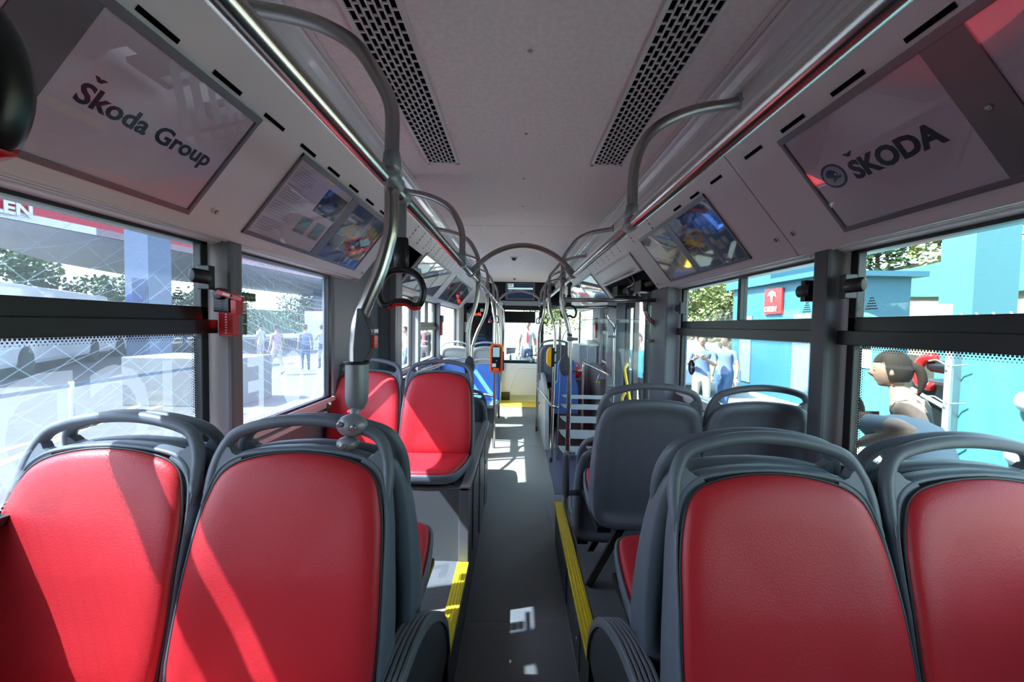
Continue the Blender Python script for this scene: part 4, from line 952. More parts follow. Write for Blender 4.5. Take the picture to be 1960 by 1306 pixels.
# yellow validator
YV = thing('ticket_device', (0.34, 4.30, 1.06), 'yellow and black ticket device seen side on, on the S bent pole', 'validator')
mb = MB(); mb.prism([(x, 4.24, z) for x, z in ((0.345, 1.06), (0.31, 1.075), (0.298, 1.10), (0.298, 1.20), (0.305, 1.235), (0.325, 1.265), (0.345, 1.27))], (0, 0.10, 0)); mb.build('housing', M['yel'], YV, bevel=0.006)
mb = MB(); mb.box(0.345, 0.380, 4.245, 4.335, 1.065, 1.262); mb.box(0.36, 0.405, 4.30, 4.345, 1.09, 1.115); mb.box(0.36, 0.405, 4.30, 4.345, 1.20, 1.225); mb.build('bracket', M['black'], YV, bevel=0.004)
# wheelchair bay backrest
WB = thing('bay_backrest', (0.53, 4.9, 0.0), 'tall blue padded backrest with narrow head part in the bay', 'backrest')
wb = [(-0.155, 0.40), (-0.155, 0.72), (-0.14, 0.78), (-0.115, 0.82), (-0.112, 1.02), (-0.09, 1.075), (0, 1.09), (0.09, 1.075), (0.112, 1.02), (0.115, 0.82), (0.14, 0.78), (0.155, 0.72), (0.155, 0.40)]
mb = MB(); mb.prism([(0.60+x, 4.95, z) for x, z in wb], (0, 0.06, 0)); mb.build('pad', M['blue'], WB, bevel=0.015, seg=3)
mb = MB(); mb.box(0.50, 0.70, 5.01, 5.06, 0.0, 1.0); mb.box(0.585, 0.615, 5.0, 5.04, 0.9, 1.3); mb.build('stand', M['greydk'], WB)
BW = MB(); 
# grey cabinet and wheel box
CB = thing('equipment_cabinet', (0.95, 5.6, 0.0), 'grey box cabinet with vertical seams standing by the far pillar', 'cabinet')
mb = MB(); mb.box(0.84, 1.09, 5.5, 6.2, 0.0, 1.24); mb.build('body', M['greyb'], CB, bevel=0.01)
for x in (0.95, 1.06): mb = MB(); mb.box(x-0.002, x+0.002, 5.494, 5.5, 0.3, 1.2); mb.build('seam', M['trimlt'], CB)
mb = MB(); mb.obox((1.08, 5.6, 1.27), 0.11, 0.12, 0.018, Euler((0.2, 0, 0)).to_matrix()); mb.build('tray', M['trimlt'], CB, bevel=0.004)
mb = MB(); mb.prism([(1.0, 4.86, 0.0), (1.0, 4.86, 0.86), (1.0, 5.5, 1.0), (1.0, 5.5, 0.0)], (0.2, 0, 0)); mb.build('sloping_side', M['lower'], CB)
CH = thing('bell_hook', (0.98, 4.83, 0.85), 'grey hook with two small yellow tips hanging in the bay', 'hook')
mb = MB(); mb.tube([(0.99, 4.8, 0.93), (0.97, 4.8, 0.90), (0.955, 4.8, 0.84)], 0.014, 8, True, 3); mb.build('hook', M['joint'], CH)
for x in (0.945, 0.975): mb = MB(); mb.tube([(x, 4.8, 0.84), (x, 4.8, 0.815)], 0.008, 8); mb.build('tip', mat('neon_yellow', (0.6, 0.8, 0.02), 0.5), CH)
RB = thing('red_bag', (0.77, 5.3, 0.8), 'red bag resting behind the blue backrest', 'bag')
mb = MB(); mb.ball((0.77, 5.35, 0.88), 0.09, 14, 1.0, 0.7, 0.9); mb.tube([(0.72, 5.35, 0.94), (0.75, 5.35, 1.0), (0.80, 5.35, 1.0), (0.82, 5.35, 0.94)], 0.008, 6, True, 3); mb.build('body', M['redp'], RB)
mb = MB(); mb.box(0.66, 0.83, 5.2, 5.48, 0.0, 0.80); mb.build('shelf', M['greydk'], RB)
WX = thing('wheel_box', (0.40, 5.4, 0.0), 'rounded pale grey wheel housing panel by the aisle near the entrance', 'wheel housing')
mb = MB(); P = [(0.33, 4.75+1.9*(0.5-0.5*math.cos(k*PI/14)), 0.82*math.sin(k*PI/14)**0.55 if 0 < k < 14 else 0) for k in range(15)]
mb.prism(P, (0.05, 0, 0)); mb.build('panel', M['shell_lt'], WX, bevel=0.008)
FP = thing('front_seat_stand', (0.49, 6.1, 0.0), 'grey post and yellow edged step under the seat near the entrance', 'seat stand')
mb = MB(); mb.box(0.42, 0.62, 5.9, 6.9, 0.0, 0.26); mb.build('step', M['greydk'], FP); mb = MB(); mb.box(0.415, 0.62, 5.89, 5.92, 0.24, 0.31); mb.build('edge', M['yellow'], FP)
mb = MB(); mb.tube([(0.49, 5.95, 0.3), (0.49, 5.95, 0.66)], 0.02, 10); mb.build('post', M['steel'], FP)

# doorway: door leaves folded inwards, mechanism above
D2 = thing('door_1', (1.2, 3.8, 0.0), kind='structure')
for y, nm in ((3.30, 'a'), (4.27, 'b')):
    f = MB(); f.box(0.86, 1.2, y-0.018, y+0.018, 0.05, 0.12); f.box(0.86, 1.2, y-0.018, y+0.018, 1.70, 1.76)
    if y > 4: f.box(0.86, 0.89, y-0.018, y+0.018, 0.05, 1.76); f.box(1.17, 1.2, y-0.018, y+0.018, 0.05, 1.76)
    else:
        f = MB(); f.box(1.14, 1.19, y-0.02, y+0.20, 0.05, 1.76); f.box(1.14, 1.18, 3.62, 3.66, 0.05, 1.76); f.box(1.14, 1.18, 3.5, 3.66, 0.05, 0.12); f.box(1.14, 1.18, 3.5, 3.66, 1.70, 1.76)
    if y > 4:
        f = MB(); f.box(1.14, 1.19, 3.98, 4.03, 0.05, 1.76); f.box(1.14, 1.19, 4.28, 4.33, 0.05, 1.76); f.box(1.14, 1.19, 4.0, 4.3, 0.05, 0.12); f.box(1.14, 1.19, 4.0, 4.3, 1.70, 1.76)
    f.build('leaf_frame', M['black'], D2, bevel=0.004)
g = MB(); g.box(1.16, 1.166, 3.48, 3.63, 0.1, 1.72); g.build('pane', M['glass'], D2); g = MB(); g.box(1.16, 1.166, 4.02, 4.29, 0.1, 1.72); g.build('pane', M['glass'], D2)
g = MB(); g.tube([(1.08, 3.95, 1.14), (1.05, 3.95, 1.09), (1.055, 3.95, 1.04), (1.13, 3.97, 0.70), (1.16, 3.97, 0.6)], 0.013, 10, True, 4); g.build('door_handle', M['yellow'], D2)
g = MB(); g.tube([(1.05, 3.9, 0.86), (1.02, 3.9, 0.80), (1.03, 3.9, 0.70)], 0.013, 10, True, 4); g.build('door_handle', M['yellow'], D2)
DM = thing('door_mechanism', (0.95, 3.8, 1.85), 'dark door mechanism with rods and cables, open above the doorway', 'mechanism')
g = MB(); g.box(0.86, 1.2, 3.14, 4.48, 2.05, 2.10); g.box(1.17, 1.2, 3.14, 4.48, 1.76, 2.08); g.build('housing', M['black'], DM)
g = MB(); g.tube([(1.05, 3.2, 1.86), (1.05, 4.4, 1.86)], 0.022, 12); g.tube([(0.98, 3.6, 1.93), (1.12, 3.75, 1.80)], 0.014, 8); g.tube([(1.10, 3.9, 1.92), (1.0, 4.2, 1.84)], 0.014, 8); g.build('rod', M['greydk'], DM)
for q in ((1.0, 1.12, 3.35, 3.55, 1.80, 1.90), (0.98, 1.10, 4.05, 4.25, 1.82, 1.92)): g = MB(); g.box(*q); g.build('actuator', M['black'], DM, bevel=0.006)
g = MB(); g.lathe([(0.04, 0), (0.04, 0.08)], (1.05, 3.8, 1.80), (0, 0, 1), 14); g.build('motor', M['black'], DM)
g = MB(); g.tube([(0.95, 3.5, 1.98), (1.0, 3.55, 1.90), (0.96, 3.62, 1.86), (1.02, 3.7, 1.92), (1.0, 3.8, 1.97)], 0.005, 6, True, 5); g.build('cable', M['steel_dk'], DM)
FL = thing('access_flap', (0.9, 3.8, 1.95), 'pale grey access flap hanging open above the doorway', 'flap')
g = MB(); g.prism([slope(1, 3.14, 0.835), slope(1, 3.14, 0.85, 0.01), Vector((0.93, 3.14, 1.945)), Vector((0.96, 3.14, 1.95)), Vector((0.95, 3.14, 1.975))], (0, 1.34, 0)); g.build('flap', M['panel'], FL, bevel=0.002)
g = MB(); g.box(0.875, 0.94, 3.3, 4.3, 1.955, 1.960); g.build('inner_tray', M['trimlt'], FL)
# front end
WF = thing('wall_front', (0, 7.9, 0), kind='structure')
g = MB(); g.box(-0.52, 0.55, 7.9, 7.96, 1.885, 1.965); g.box(-0.52, 0.6, 7.88, 7.92, 1.955, 1.985); g.build('header_beam', M['shell_lt'], WF, bevel=0.01)
g = MB(); g.box(-0.70, 0.62, 8.05, 8.1, 1.95, 2.42); g.box(-1.2, -1.12, 7.9, 9.6, 0.0, 2.42); g.build('recess', M['black'], WF)
g = MB(); g.box(-1.1, -0.505, 7.9, 7.93, 0.60, 1.95); g.build('cab_glass', M['blackg'], WF)
g = MB(); g.box(-1.17, -1.09, 7.88, 7.95, 0.0, 1.95); g.box(-0.50, -0.32, 7.85, 7.95, 0.0, 1.95); g.box(-1.1, -0.5, 7.89, 7.94, 0.0, 0.62); g.build('column', M['white'], WF, bevel=0.008)
g = MB(); g.box(-0.32, -0.275, 7.88, 7.95, 0.6, 1.90); g.box(0.44, 0.50, 7.88, 7.95, 0.0, 1.90); g.box(-0.3, 0.46, 7.9, 7.94, 1.80, 1.89); g.build('jamb', M['black'], WF)
text('10:46', 0.085, (-0.93, 7.895, 1.68), (1, 0, 0), (0, 0, 1), M['led'], 'clock_digits', WF, bold=0.001, depth=0.001)
g = MB(); g.box(-0.76, -0.70, 7.888, 7.895, 1.76, 1.82); g.box(-0.60, -0.53, 7.888, 7.895, 1.545, 1.60); g.build('notice', M['white'], WF)
g = MB(); g.box(-0.60, -0.53, 7.886, 7.889, 1.575, 1.60); g.build('notice_print', M['redp'], WF)
g = MB(); g.box(-1.07, -0.95, 7.888, 7.895, 1.35, 1.55); g.build('notice', M['pale'], WF)
CD = thing('cab_door', (0.05, 7.95, 0.1), 'white cab door with rounded moulding under the windscreen', 'door')
g = MB(); g.box(-0.33, 0.50, 7.93, 7.98, 0.10, 0.735); g.build('panel', M['white'], CD, bevel=0.01)
g = MB(); g.tube([(-0.17, 7.93, 0.12), (-0.08, 7.93, 0.40), (0.0, 7.93, 0.60), (0.06, 7.93, 0.645), (0.5, 7.93, 0.65)], 0.008, 8, True, 4); g.build('moulding', M['white'], CD)
g = MB(); g.box(-0.32, -0.15, 7.9, 7.96, 0.0, 0.16); g.build('kick_plate', M['black'], CD)
DB = thing('dashboard', (0.0, 8.8, 0.6), 'black dashboard with controls and a small grey monitor below the windscreen', 'dashboard')
g = MB(); g.box(-0.35, 0.24, 8.2, 8.9, 0.60, 0.78); g.build('console', M['black'], DB, bevel=0.02)
g = MB(); g.prism([(-0.24, 8.15, 0.90), (-0.06, 8.15, 0.93), (-0.04, 8.15, 1.04), (-0.24, 8.15, 1.04)], (0, 0.05, 0)); g.tube([(-0.15, 8.2, 0.9), (-0.15, 8.2, 0.76)], 0.02, 8); g.build('monitor', M['shell_lt'], DB)
random.seed(11)
for k in range(10):
    g = MB(); x = -0.02+k*0.05; g.tube([(x, 8.5, 0.72), (x+random.uniform(-0.04, 0.04), 8.5, 0.84)], 0.008, 6); g.box(x-0.02, x+0.02, 8.45, 8.55, 0.72, 0.75+random.uniform(0, 0.04)); g.build('control', M['black'] if k % 2 else M['white'], DB)
g = MB(); g.tube([(0.35+0.2*math.cos(k*PI/10), 8.6, 0.80+0.06*math.sin(k*PI/10)) for k in range(20)], 0.012, 8, closed=True, caps=False); g.build('steering_wheel', M['black'], DB)
WN[0] += 1; ws = thing('window_%d' % WN[0], (0, 9.5, 0.7), kind='structure')
g = MB(); g.box(-1.2, 1.2, 9.5, 9.51, 0.7, 1.95); g.build('pane', M['glass'], ws)
g = MB(); g.box(-1.2, 1.2, 9.4, 9.5, 1.90, 2.42); g.box(-1.28, 1.28, 9.5, 9.6, -0.2, 0.70); g.box(-1.2, 0.40, 9.40, 9.43, 1.56, 1.83); g.build('sun_blind', M['black'], ws)
g = MB(); g.bar((-0.20, 9.35, 1.88), (0.42, 9.35, 1.88), 0.04, 0.05); g.build('blind_roller', M['shell_lt'], ws)
# display
DS = thing('information_display', (0.025, 7.8, 2.02), 'passenger information screen showing DP under the ceiling at the front', 'display')
g = MB(); g.box(-0.265, 0.31, 7.82, 7.88, 2.00, 2.335); g.build('housing', M['frame'], DS, bevel=0.006)
g = MB(); g.box(-0.225, 0.275, 7.812, 7.82, 2.03, 2.31); s_ = g.build('screen', M['scr'], DS)
g = MB(); g.box(-0.22, -0.11, 7.806, 7.812, 2.245, 2.31); g.build('corner_tile', M['scrl'], s_)
g = MB(); g.box(-0.22, 0.27, 7.806, 7.812, 2.20, 2.235); g.build('light_bar', M['scrl'], s_)
text('DP', 0.06, (-0.212, 7.803, 2.258), (1, 0, 0), (0, 0, 1), M['navy'], 'lettering', s_, bold=0.001)
text('10:46', 0.03, (-0.205, 7.803, 2.165), (1, 0, 0), (0, 0, 1), M['scrl'], 'lettering', s_)
for nm, y, x, lab, w in (('camera_dome', 5.0, -0.08, 'small grey ceiling camera between the arches', 0.045), ('camera_dome', 7.2, -0.09, 'small dome camera in front of the display', 0.03)):
    t = thing(nm, (x, y, 2.35), lab, 'camera'); g = MB(); g.lathe([(w*1.2, 0), (w*1.1, -0.015)], (x, y, 2.352), (0, 0, 1), 16); g.build('base', M['white'], t); g = MB(); g.ball((x, y, 2.335), w*0.7, 12); g.build('lens', M['black'], t)
# hammers on the far pillars
for sx, y, lab in ((-1, 5.6, 'small red emergency hammer on the far pillar of the sunny side'), (1, 5.7, 'small red emergency hammer on the far pillar past the doorway')):
    t = thing('hammer_holder', (sx*1.1, y, 1.35), lab, 'hammer'); g = MB(); g.box(*sorted((sx*1.06, sx*1.11)), y-0.1, y, 1.53, 1.62); g.build('holder', M['black'], t, bevel=0.004)
    g = MB(); g.box(*sorted((sx*1.07, sx*1.11)), y-0.1, y-0.01, 1.34, 1.53); g.build('cable_box', M['redp'], t, bevel=0.004)
#OUTSIDE
# ================================================================ OUTSIDE
g = MB(); g.box(-90, 60, -40, 110, -0.45, -0.35); o_ = struct(g.build('ground', M['asphalt']))
g = MB(); g.box(1.6, 9.0, -30, 20, -0.352, -0.345); struct(g.build('ground_concrete', mat('pale_concrete', (0.30, 0.295, 0.28), 0.85, noise=0.1, nscale=2)))
def roadline(n, a, b, w, m='roadyel'):
    g = MB(); g.bar((a[0], a[1], -0.348), (b[0], b[1], -0.348), w, 0.006, Vector((0, 0, 1))); o = g.build('road_marking', M[m]); return tag(o, n, 'road marking', 'painted road lines')
roadline('yellow painted line on the asphalt, nearest the bus and running to the fuel canopy', (-6.9, 4.2), (-7.9, 10.2), 0.14)
roadline('second yellow painted line on the asphalt, meeting the first at an angle', (-5.9, 3.6), (-8.2, 8.6), 0.14)
roadline('yellow painted line beyond the white stage on the sunny side', (-6.6, 8.6), (-10.4, 19.5), 0.14)
# belt barrier
BBp = [(-5.62, 3.0), (-5.95, 5.2), (-6.1, 7.6)]
t = thing('belt_barrier', (-5.9, 5.2, -0.35), 'grey belt barrier with slim posts across the asphalt', 'barrier')
g = MB()
for a, b in zip(BBp, BBp[1:]): g.bar((*a, 0.60), (*b, 0.60), 0.05, 0.006, Vector((1, 0, 0)))
g.build('belt', M['bldblue'], t)
for x, y in BBp: g = MB(); g.tube([(x, y, -0.35), (x, y, 0.65)], 0.03, 12); g.lathe([(0.16, 0), (0.15, 0.02), (0.03, 0.03)], (x, y, -0.35)); g.build('post', M['vanwhite'], t)
# white stage block
g = MB(); g.box(-8.4, -6.0, 8.3, 9.62, -0.35, 0.69); o_ = g.build('stage_block', mat('stage_white', (0.17, 0.17, 0.17), 0.6), bevel=0.02); tag(o_, 'white stage block outside on which a person in jeans stands', 'stage')
# fuel canopy
t = thing('fuel_canopy', (-24, 24, -0.35), 'large grey fuel station canopy with red fascia and white capitals', 'canopy')
A_ = Vector((-16.3, 8.5, 0)); B_ = Vector((-15.9, 16.6, 0)); C_ = Vector((-12.4, 62, 0)); D_ = Vector((-33.0, 34, 0)); E_ = Vector((-24.5, 17.5, 0)); F_ = Vector((-22, 8.5, 0))
U = [Vector((-19.0, 7.0, 4.95)), Vector((-17.6, 16.5, 4.95)), Vector((-12.5, 60, 4.95)), Vector((-27.0, 60, 4.95)), Vector((-31.2, 31.5, 4.95)), Vector((-28.8, 24.0, 4.95)), Vector((-24.5, 17.5, 4.95)), Vector((-22.0, 9.0, 4.95))]
g = MB(); g.prism(U, (0, 0, 0.3)); g.build('underside', M['cangrey'], t)
g = MB(); ft = [Vector((-19.5, 4.0, 4.95)), Vector((-17.6, 16.5, 4.95)), Vector((-12.5, 60, 4.95))]
for a, b in zip(ft, ft[1:]): g.prism([a, b, b+Vector((0, 0, 1.5)), a+Vector((0, 0, 1.5))], (-0.12, 0.05, 0))
g.build('fascia', M['canred'], t)
text('ORLEN', 0.62, (-18.09, 12.55, 5.12), (1.9, 12.5, 0), (0, 0, 1), M['white'], 'fascia_letters', t, bold=0.02, depth=0.02)
for x, y in ((-14.4, 15.4), (-22.0, 44.0)): g = MB(); g.box(x-0.45, x+0.45, y-0.5, y+0.5, -0.35, 4.95); g.build('column', M['bldblue'], t)
g = MB(); g.box(-14.2, -14.0, 14.3, 14.85, 0.8, 3.0); g.build('poster_board', M['posterblue'], t)
def tree(label, x, y, h, r, leafm, n=900, z0=-0.35, seed=1, group='trees and bushes outside', cat='tree', name='tree', sz=0.16):
    random.seed(seed); t = thing(name, (x, y, z0), label, cat, group)
    g = MB(); g.tube([(x, y, z0), (x+0.05*h*0.1, y, z0+h*0.5), (x, y, z0+h*0.8)], [0.04*h*0.5, 0.03*h*0.5, 0.01*h], 8)
    for k in range(4): a = k*1.6+seed; g.tube([(x, y, z0+h*0.35), (x+math.cos(a)*r*0.6, y+math.sin(a)*r*0.6, z0+h*0.62)], [0.015*h*0.5, 0.006*h*0.5], 6)
    g.build('trunk', M['bark'], t)
    g = MB(); cl = [(Vector((x+random.uniform(-0.6, 0.6)*r, y+random.uniform(-0.6, 0.6)*r, z0+h*random.uniform(0.35, 0.88))), r*random.uniform(0.35, 0.6)) for _ in range(11)]
    for k in range(n):
        c, q = random.choice(cl); d = Vector((random.gauss(0, 1), random.gauss(0, 1), random.gauss(0, 0.85))).normalized()*q*random.uniform(0.7, 1.05)
        p = c+d; u = Vector((random.gauss(0, 1), random.gauss(0, 1), random.gauss(0, 1))).normalized(); v = u.orthogonal().normalized(); s = sz*random.uniform(0.6, 1.4)
        g.add([p-u*s*0.6, p+v*s*0.45, p+u*s*0.6, p-v*s*0.45], [(0, 1, 2, 3)])
    o = g.build('foliage', leafm, t); o['kind'] = 'stuff'; return t
TL = ['low bushy tree beyond the parked coaches, leftmost through the upper pane', 'taller thin tree rising over the parked coaches', 'round tree between coach and canopy column', 'wide bush in front of the canopy column', 'bush right of the canopy column', 'pale tree behind the canopy column', 'distant tree at the far end of the canopy']
for k, (x, y, h, r) in enumerate([(-36, 24.5, 5.6, 3.2), (-35, 29, 6.6, 2.2), (-34, 33, 4.8, 3.0), (-32, 36.5, 4.4, 2.6), (-30, 38, 4.6, 2.6), (-32, 44, 5.2, 3.0), (-28, 52, 5.2, 3.5)]):
    tree(TL[k], x, y, h, r, M['leaf'], 2600, seed=k+20, sz=0.24)
g = MB(); g.box(-60, -38, 5, 70, -0.35, 3.2); o_ = g.build('hedge_bank', M['leaf']); tag(o_, 'long low green bank behind the parked coaches', 'bank')
# parked coaches
def coach(label, x, y, L, h, rz):
    t = thing('coach', (x, y, -0.35), label, 'coach', 'parked coaches', rz=rz)
    g = MB()
    def lb(name, m, *b, bv=0.0):
        g = MB(); g.box(*b); me = g.build(name, m, None, bevel=bv); me.parent = t; return me
    lb('body', M['vanwhite'], -1.25, 1.25, -L/2, L/2, 0.35, h, bv=0.15)
    k = int(L/1.5)
    for i in range(k): lb('side_window', M['blackg'], 1.24, 1.27, -L/2+0.2+i*1.5, -L/2+1.6+i*1.5, h*0.55, h*0.85)
    lb('end_window', M['blackg'], -1.05, 1.05, -L/2-0.02, -L/2+0.02, h*0.5, h*0.85)
    for yy in (-L*0.3, L*0.3):
        g = MB(); g.lathe([(0.3, 0), (0.48, 0.02), (0.48, 0.26), (0.3, 0.28)], (1.0, yy, 0.48), (1, 0, 0)); w = g.build('wheel', M['tyre']); w.parent = t
    return t
coach('white parked coach, nearer of the two seen under the canopy', -17.5, 13.6, 9.0, 2.85, 0.55)
coach('white parked coach behind, partly under the canopy', -22.0, 21.5, 10.0, 2.7, 0.45)
g = MB(); g.lathe([(0.2, 0), (0.2, 0.03), (0.13, 0.04), (0.03, 0.5)], (-19.5, 20.6, -0.35)); t = g.build('traffic_cone', M['orange']); tag(t, 'small orange cone standing far out on the asphalt', 'cone')
# white block added so the view through the far sunny windows blows out
g = MB(); g.box(-14, -8.2, 26, 42, -0.35, 2.2); o_ = g.build('white_backdrop', M['vanwhite']); tag(o_, 'low white backdrop added to blow out the view through the far sunny windows', 'building')
# right side: bank, net, bushes, kiosk, banners
g = MB(); P = [(8.8, -0.35), (10.2, 0.5), (13.0, 2.9), (16, 4.2), (30, 4.4)]
vs = []; fs = []; ny = 30
for j in range(ny+1):
    y = -8+j*2.2
    for i, (x, z) in enumerate(P): vs.append((x+0.25*math.sin(j*0.9+i), y, z+0.10*math.sin(j*1.3+i*2) if i else z))
for j in range(ny):
    for i in range(len(P)-1): a = j*len(P)+i; fs.append((a, a+1, a+len(P)+1, a+len(P)))
g.add(vs, fs, True); o_ = struct(g.build('ground_bank', M['dry']))
g = MB(); vs = []; fs = []
for j in range(30):
    y = 5+j*0.6; zt = 3.75+0.25*math.sin(j*0.35); zb = 2.75+0.12*math.sin(j*0.5)-0.05*j*0.25
    vs += [(12.2+0.06*math.sin(j*1.1), y, zb), (12.25+0.08*math.sin(j*1.7), y, (zt+zb)/2), (12.3, y, zt)]
for j in range(29):
    for i in range(2): a = j*3+i; fs.append((a, a+1, a+4, a+3))
g.add(vs, fs, True); o_ = g.build('green_net', M['net']); tag(o_, 'green shade net stretched along the dry bank', 'net')
TR = ['bush on the crest above the green net, nearest the banner tower', 'dark bush on the crest behind the teal kiosk', 'yellow green bush on the crest seen through the sliding pane', 'dark leafy tree filling the sliding pane by the door', 'leafy tree behind the white lamp post', 'light tree far ahead past the entrance', 'bush above the net beside the grey pillar', 'broad tree behind the kiosk roof']
for k, (x, y, h, r, z0, m) in enumerate([(15, 13.5, 3.4, 1.9, 3.4, 'leafy'), (15, 20.0, 4.2, 2.6, 3.0, 'leafd'), (12.0, 21.5, 5.5, 2.6, 1.0, 'leafy'), (9.5, 23.5, 6.2, 3.0, 0.0, 'leafd'), (7.0, 19.0, 6.0, 2.4, -0.3, 'leafy'), (3.4, 32.0, 5.5, 3.0, -0.35, 'leafy'), (15, 17.0, 4.0, 2.4, 3.2, 'leaf'), (13.5, 25.5, 6.0, 3.2, 1.5, 'leaf')]):
    tree(TR[k], x, y, h, r, M[m], 3800, z0, k+50, sz=0.17)
# banner tower
t = thing('banner_tower', (5.3, 4.4, -0.35), 'tall turquoise banner clad tower outside the near window', 'tower')
TA, TB_, TC, TD = (5.15, 4.98), (4.60, 4.12), (5.15, 4.20), (6.2, 5.4)
g = MB(); g.prism([(*TA, -0.35), (*TB_, -0.35), (*TC, -0.35), (*TD, -0.35)], (0, 0, 6.0)); g.build('cladding', M['teal'], t)
t = thing('fence_banner', (3.6, 2.9, -0.35), 'bright turquoise banner laced to a fence outside the near window', 'banner')
g = MB(); vs = []; fs = []
for j in range(41):
    y = 0.6+j*0.07
    for i in range(9): vs.append((3.62+0.02*math.sin(j*0.7+i*0.8)+0.012*math.sin(j*2.1-i), y, -0.25+i*0.225))
for j in range(40):
    for i in range(8): a = j*9+i; fs.append((a, a+1, a+10, a+9))
g.add(vs, fs, True); g.build('sheet', M['teal'], t)
g = MB(); g.box(3.585, 3.60, 2.78, 2.83, 0.98, 1.14); 
g = MB()
for j in range(18): y = 1.5+j*0.11; g.tube([(3.60, y, 1.57), (3.60, y+0.05, 1.66)], 0.006, 6)
g.build('lacing', M['white'], t)['kind'] = 'stuff'
for y, z in ((2.83, 1.02), (2.87, 0.62)): g = MB(); g.lathe([(0.075, 0), (0.075, 0.004)], (3.575, y, z), (-1, 0, 0), 20); g.build('white_spot', M['white'], t)
g = MB(); g.box(3.56, 3.64, 3.30, 3.37, -0.35, 1.62); g.box(3.52, 3.54, 3.28, 3.31, -0.35, 1.6); g.box(3.52, 3.6, 3.37, 3.43, 1.60, 1.74); g.build('post', M['galv'], t)
g = MB()
for z in (0.3, 0.62, 0.94, 1.25): g.tube([(3.56, 3.2, z), (3.52, 3.30, z-0.02), (3.50, 3.38, z+0.02), (3.56, 3.5, z)], 0.006, 6, True, 3)
g.build('wire', M['galv'], t)
t = thing('folded_machine', (3.9, 3.9, -0.35), 'black machine with bright red rounded end behind the woman', 'machine')
g = MB(); g.box(3.85, 4.35, 3.45, 3.95, -0.30, 1.05); g.tube([(3.85, 3.42, 1.18), (3.85, 3.76, 1.19)], 0.06, 12); g.build('body', M['black'], t, bevel=0.03)
g = MB(); g.tube([(3.8, 3.68, 1.27), (3.8, 3.78, 1.25), (3.8, 3.83, 1.14), (3.8, 3.80, 1.02), (3.8, 3.70, 1.0)], 0.042, 12, True, 4); g.build('red_end', M['redp'], t)
for a, b in (((3.82, 3.4, 0.75), (3.82, 3.9, 0.95)), ((3.82, 3.45, 0.5), (3.82, 3.95, 0.62))): g = MB(); g.tube([a, b], 0.02, 8); g.build('strut', M['galv'], t)
# kiosk and sign
t = thing('teal_kiosk', (7.6, 11, -0.35), 'turquoise kiosk with red square sign seen through the second window', 'kiosk')
g = MB(); g.box(7.0, 9.0, 9.3, 13.1, -0.35, 2.75); g.build('walls', M['teal2'], t)
g = MB(); g.box(6.8, 9.2, 9.1, 11.0, 2.75, 2.87); g.box(6.85, 9.0, 11.0, 13.3, 2.75, 4.2); g.build('roof_block', M['teal2'], t)
g = MB(); g.box(6.93, 6.98, 10.62, 11.35, 1.93, 2.62); sg = g.build('sign_board', M['redp'], t)
text('ORLEN', 0.19, (6.91, 11.30, 2.0), (0, -1, 0), (0, 0, 1), M['white'], 'lettering', t, bold=0.006, depth=0.003, sx=0.85)
g = MB(); g.prism([(6.92, 11.0+a, 2.4+b) for a, b in ((-0.17, -0.02), (-0.13, 0.1), (0.0, 0.16), (0.12, 0.12), (0.2, 0.02), (0.1, 0.05), (0.06, -0.02), (0.02, -0.14), (-0.02, -0.14), (-0.03, 0.0), (-0.08, 0.04))], (-0.01, 0, 0)); g.build('eagle_mark', M['white'], t)
for y in (9.6, 12.0): g = MB(); g.box(6.97, 6.995, y, y+0.6, -0.1, 1.9); g.build('door_leaf', M['bldblue'], t)
t = thing('notice_wall', (5.3, 7.0, -0.35), 'bright turquoise wall with arched top carrying paper notices', 'wall panel')
P = [(0, -0.35), (0, 1.1)]+[(0.85-0.85*math.cos(k*PI/12), 1.1+0.72*math.sin(k*PI/12)) for k in range(1, 12)]+[(1.7, 1.1), (1.7, -0.35)]
g = MB(); g.prism([(5.5, 5.85+a, z) for a, z in P], (0.1, 0, 0)); g.build('panel', M['teal'], t)
for y, z in ((6.72, 0.95), (6.25, 0.92)): g = MB(); g.box(5.48, 5.498, y, y+0.26, z, z+0.36); p_ = g.build('notice', M['white'], t); g = MB(); g.box(5.475, 5.48, y, y+0.26, z+0.30, z+0.36); g.build('notice_header', M['black'], p_)
t = thing('parked_car', (7.6, 17.0, -0.35), 'blue grey parked car beyond the kiosk', 'car')
g = MB(); cs = [(-2.1, 0.35), (-2.1, 0.8), (-1.5, 0.95), (-0.8, 1.42), (0.7, 1.45), (1.4, 1.0), (2.1, 0.85), (2.15, 0.35)]
g.prism([(4.2, 12.6+a, z-0.35) for a, z in cs], (1.7, 0, 0)); g.build('body', M['bldblue'], t, bevel=0.06)
for a in (-1.35, 1.35): g = MB(); g.lathe([(0.2, 0), (0.32, 0.02), (0.32, 0.2)], (4.15, 12.6+a, -0.03), (-1, 0, 0)); g.build('wheel', M['tyre'], t)
g = MB(); g.prism([(4.17, 12.6+a, z-0.35) for a, z in ((-1.3, 1.0), (-0.75, 1.36), (0.65, 1.38), (1.15, 1.02))], (0.02, 0, 0)); g.build('side_glass', M['blackg'], t)
g = MB(); g.tube([(2.75, 8.6, -0.35), (2.75, 8.6, 5.5)], 0.09, 14); o_ = g.build('lamp_post', M['vanwhite']); tag(o_, 'white lamp post standing outside the open doorway', 'post')
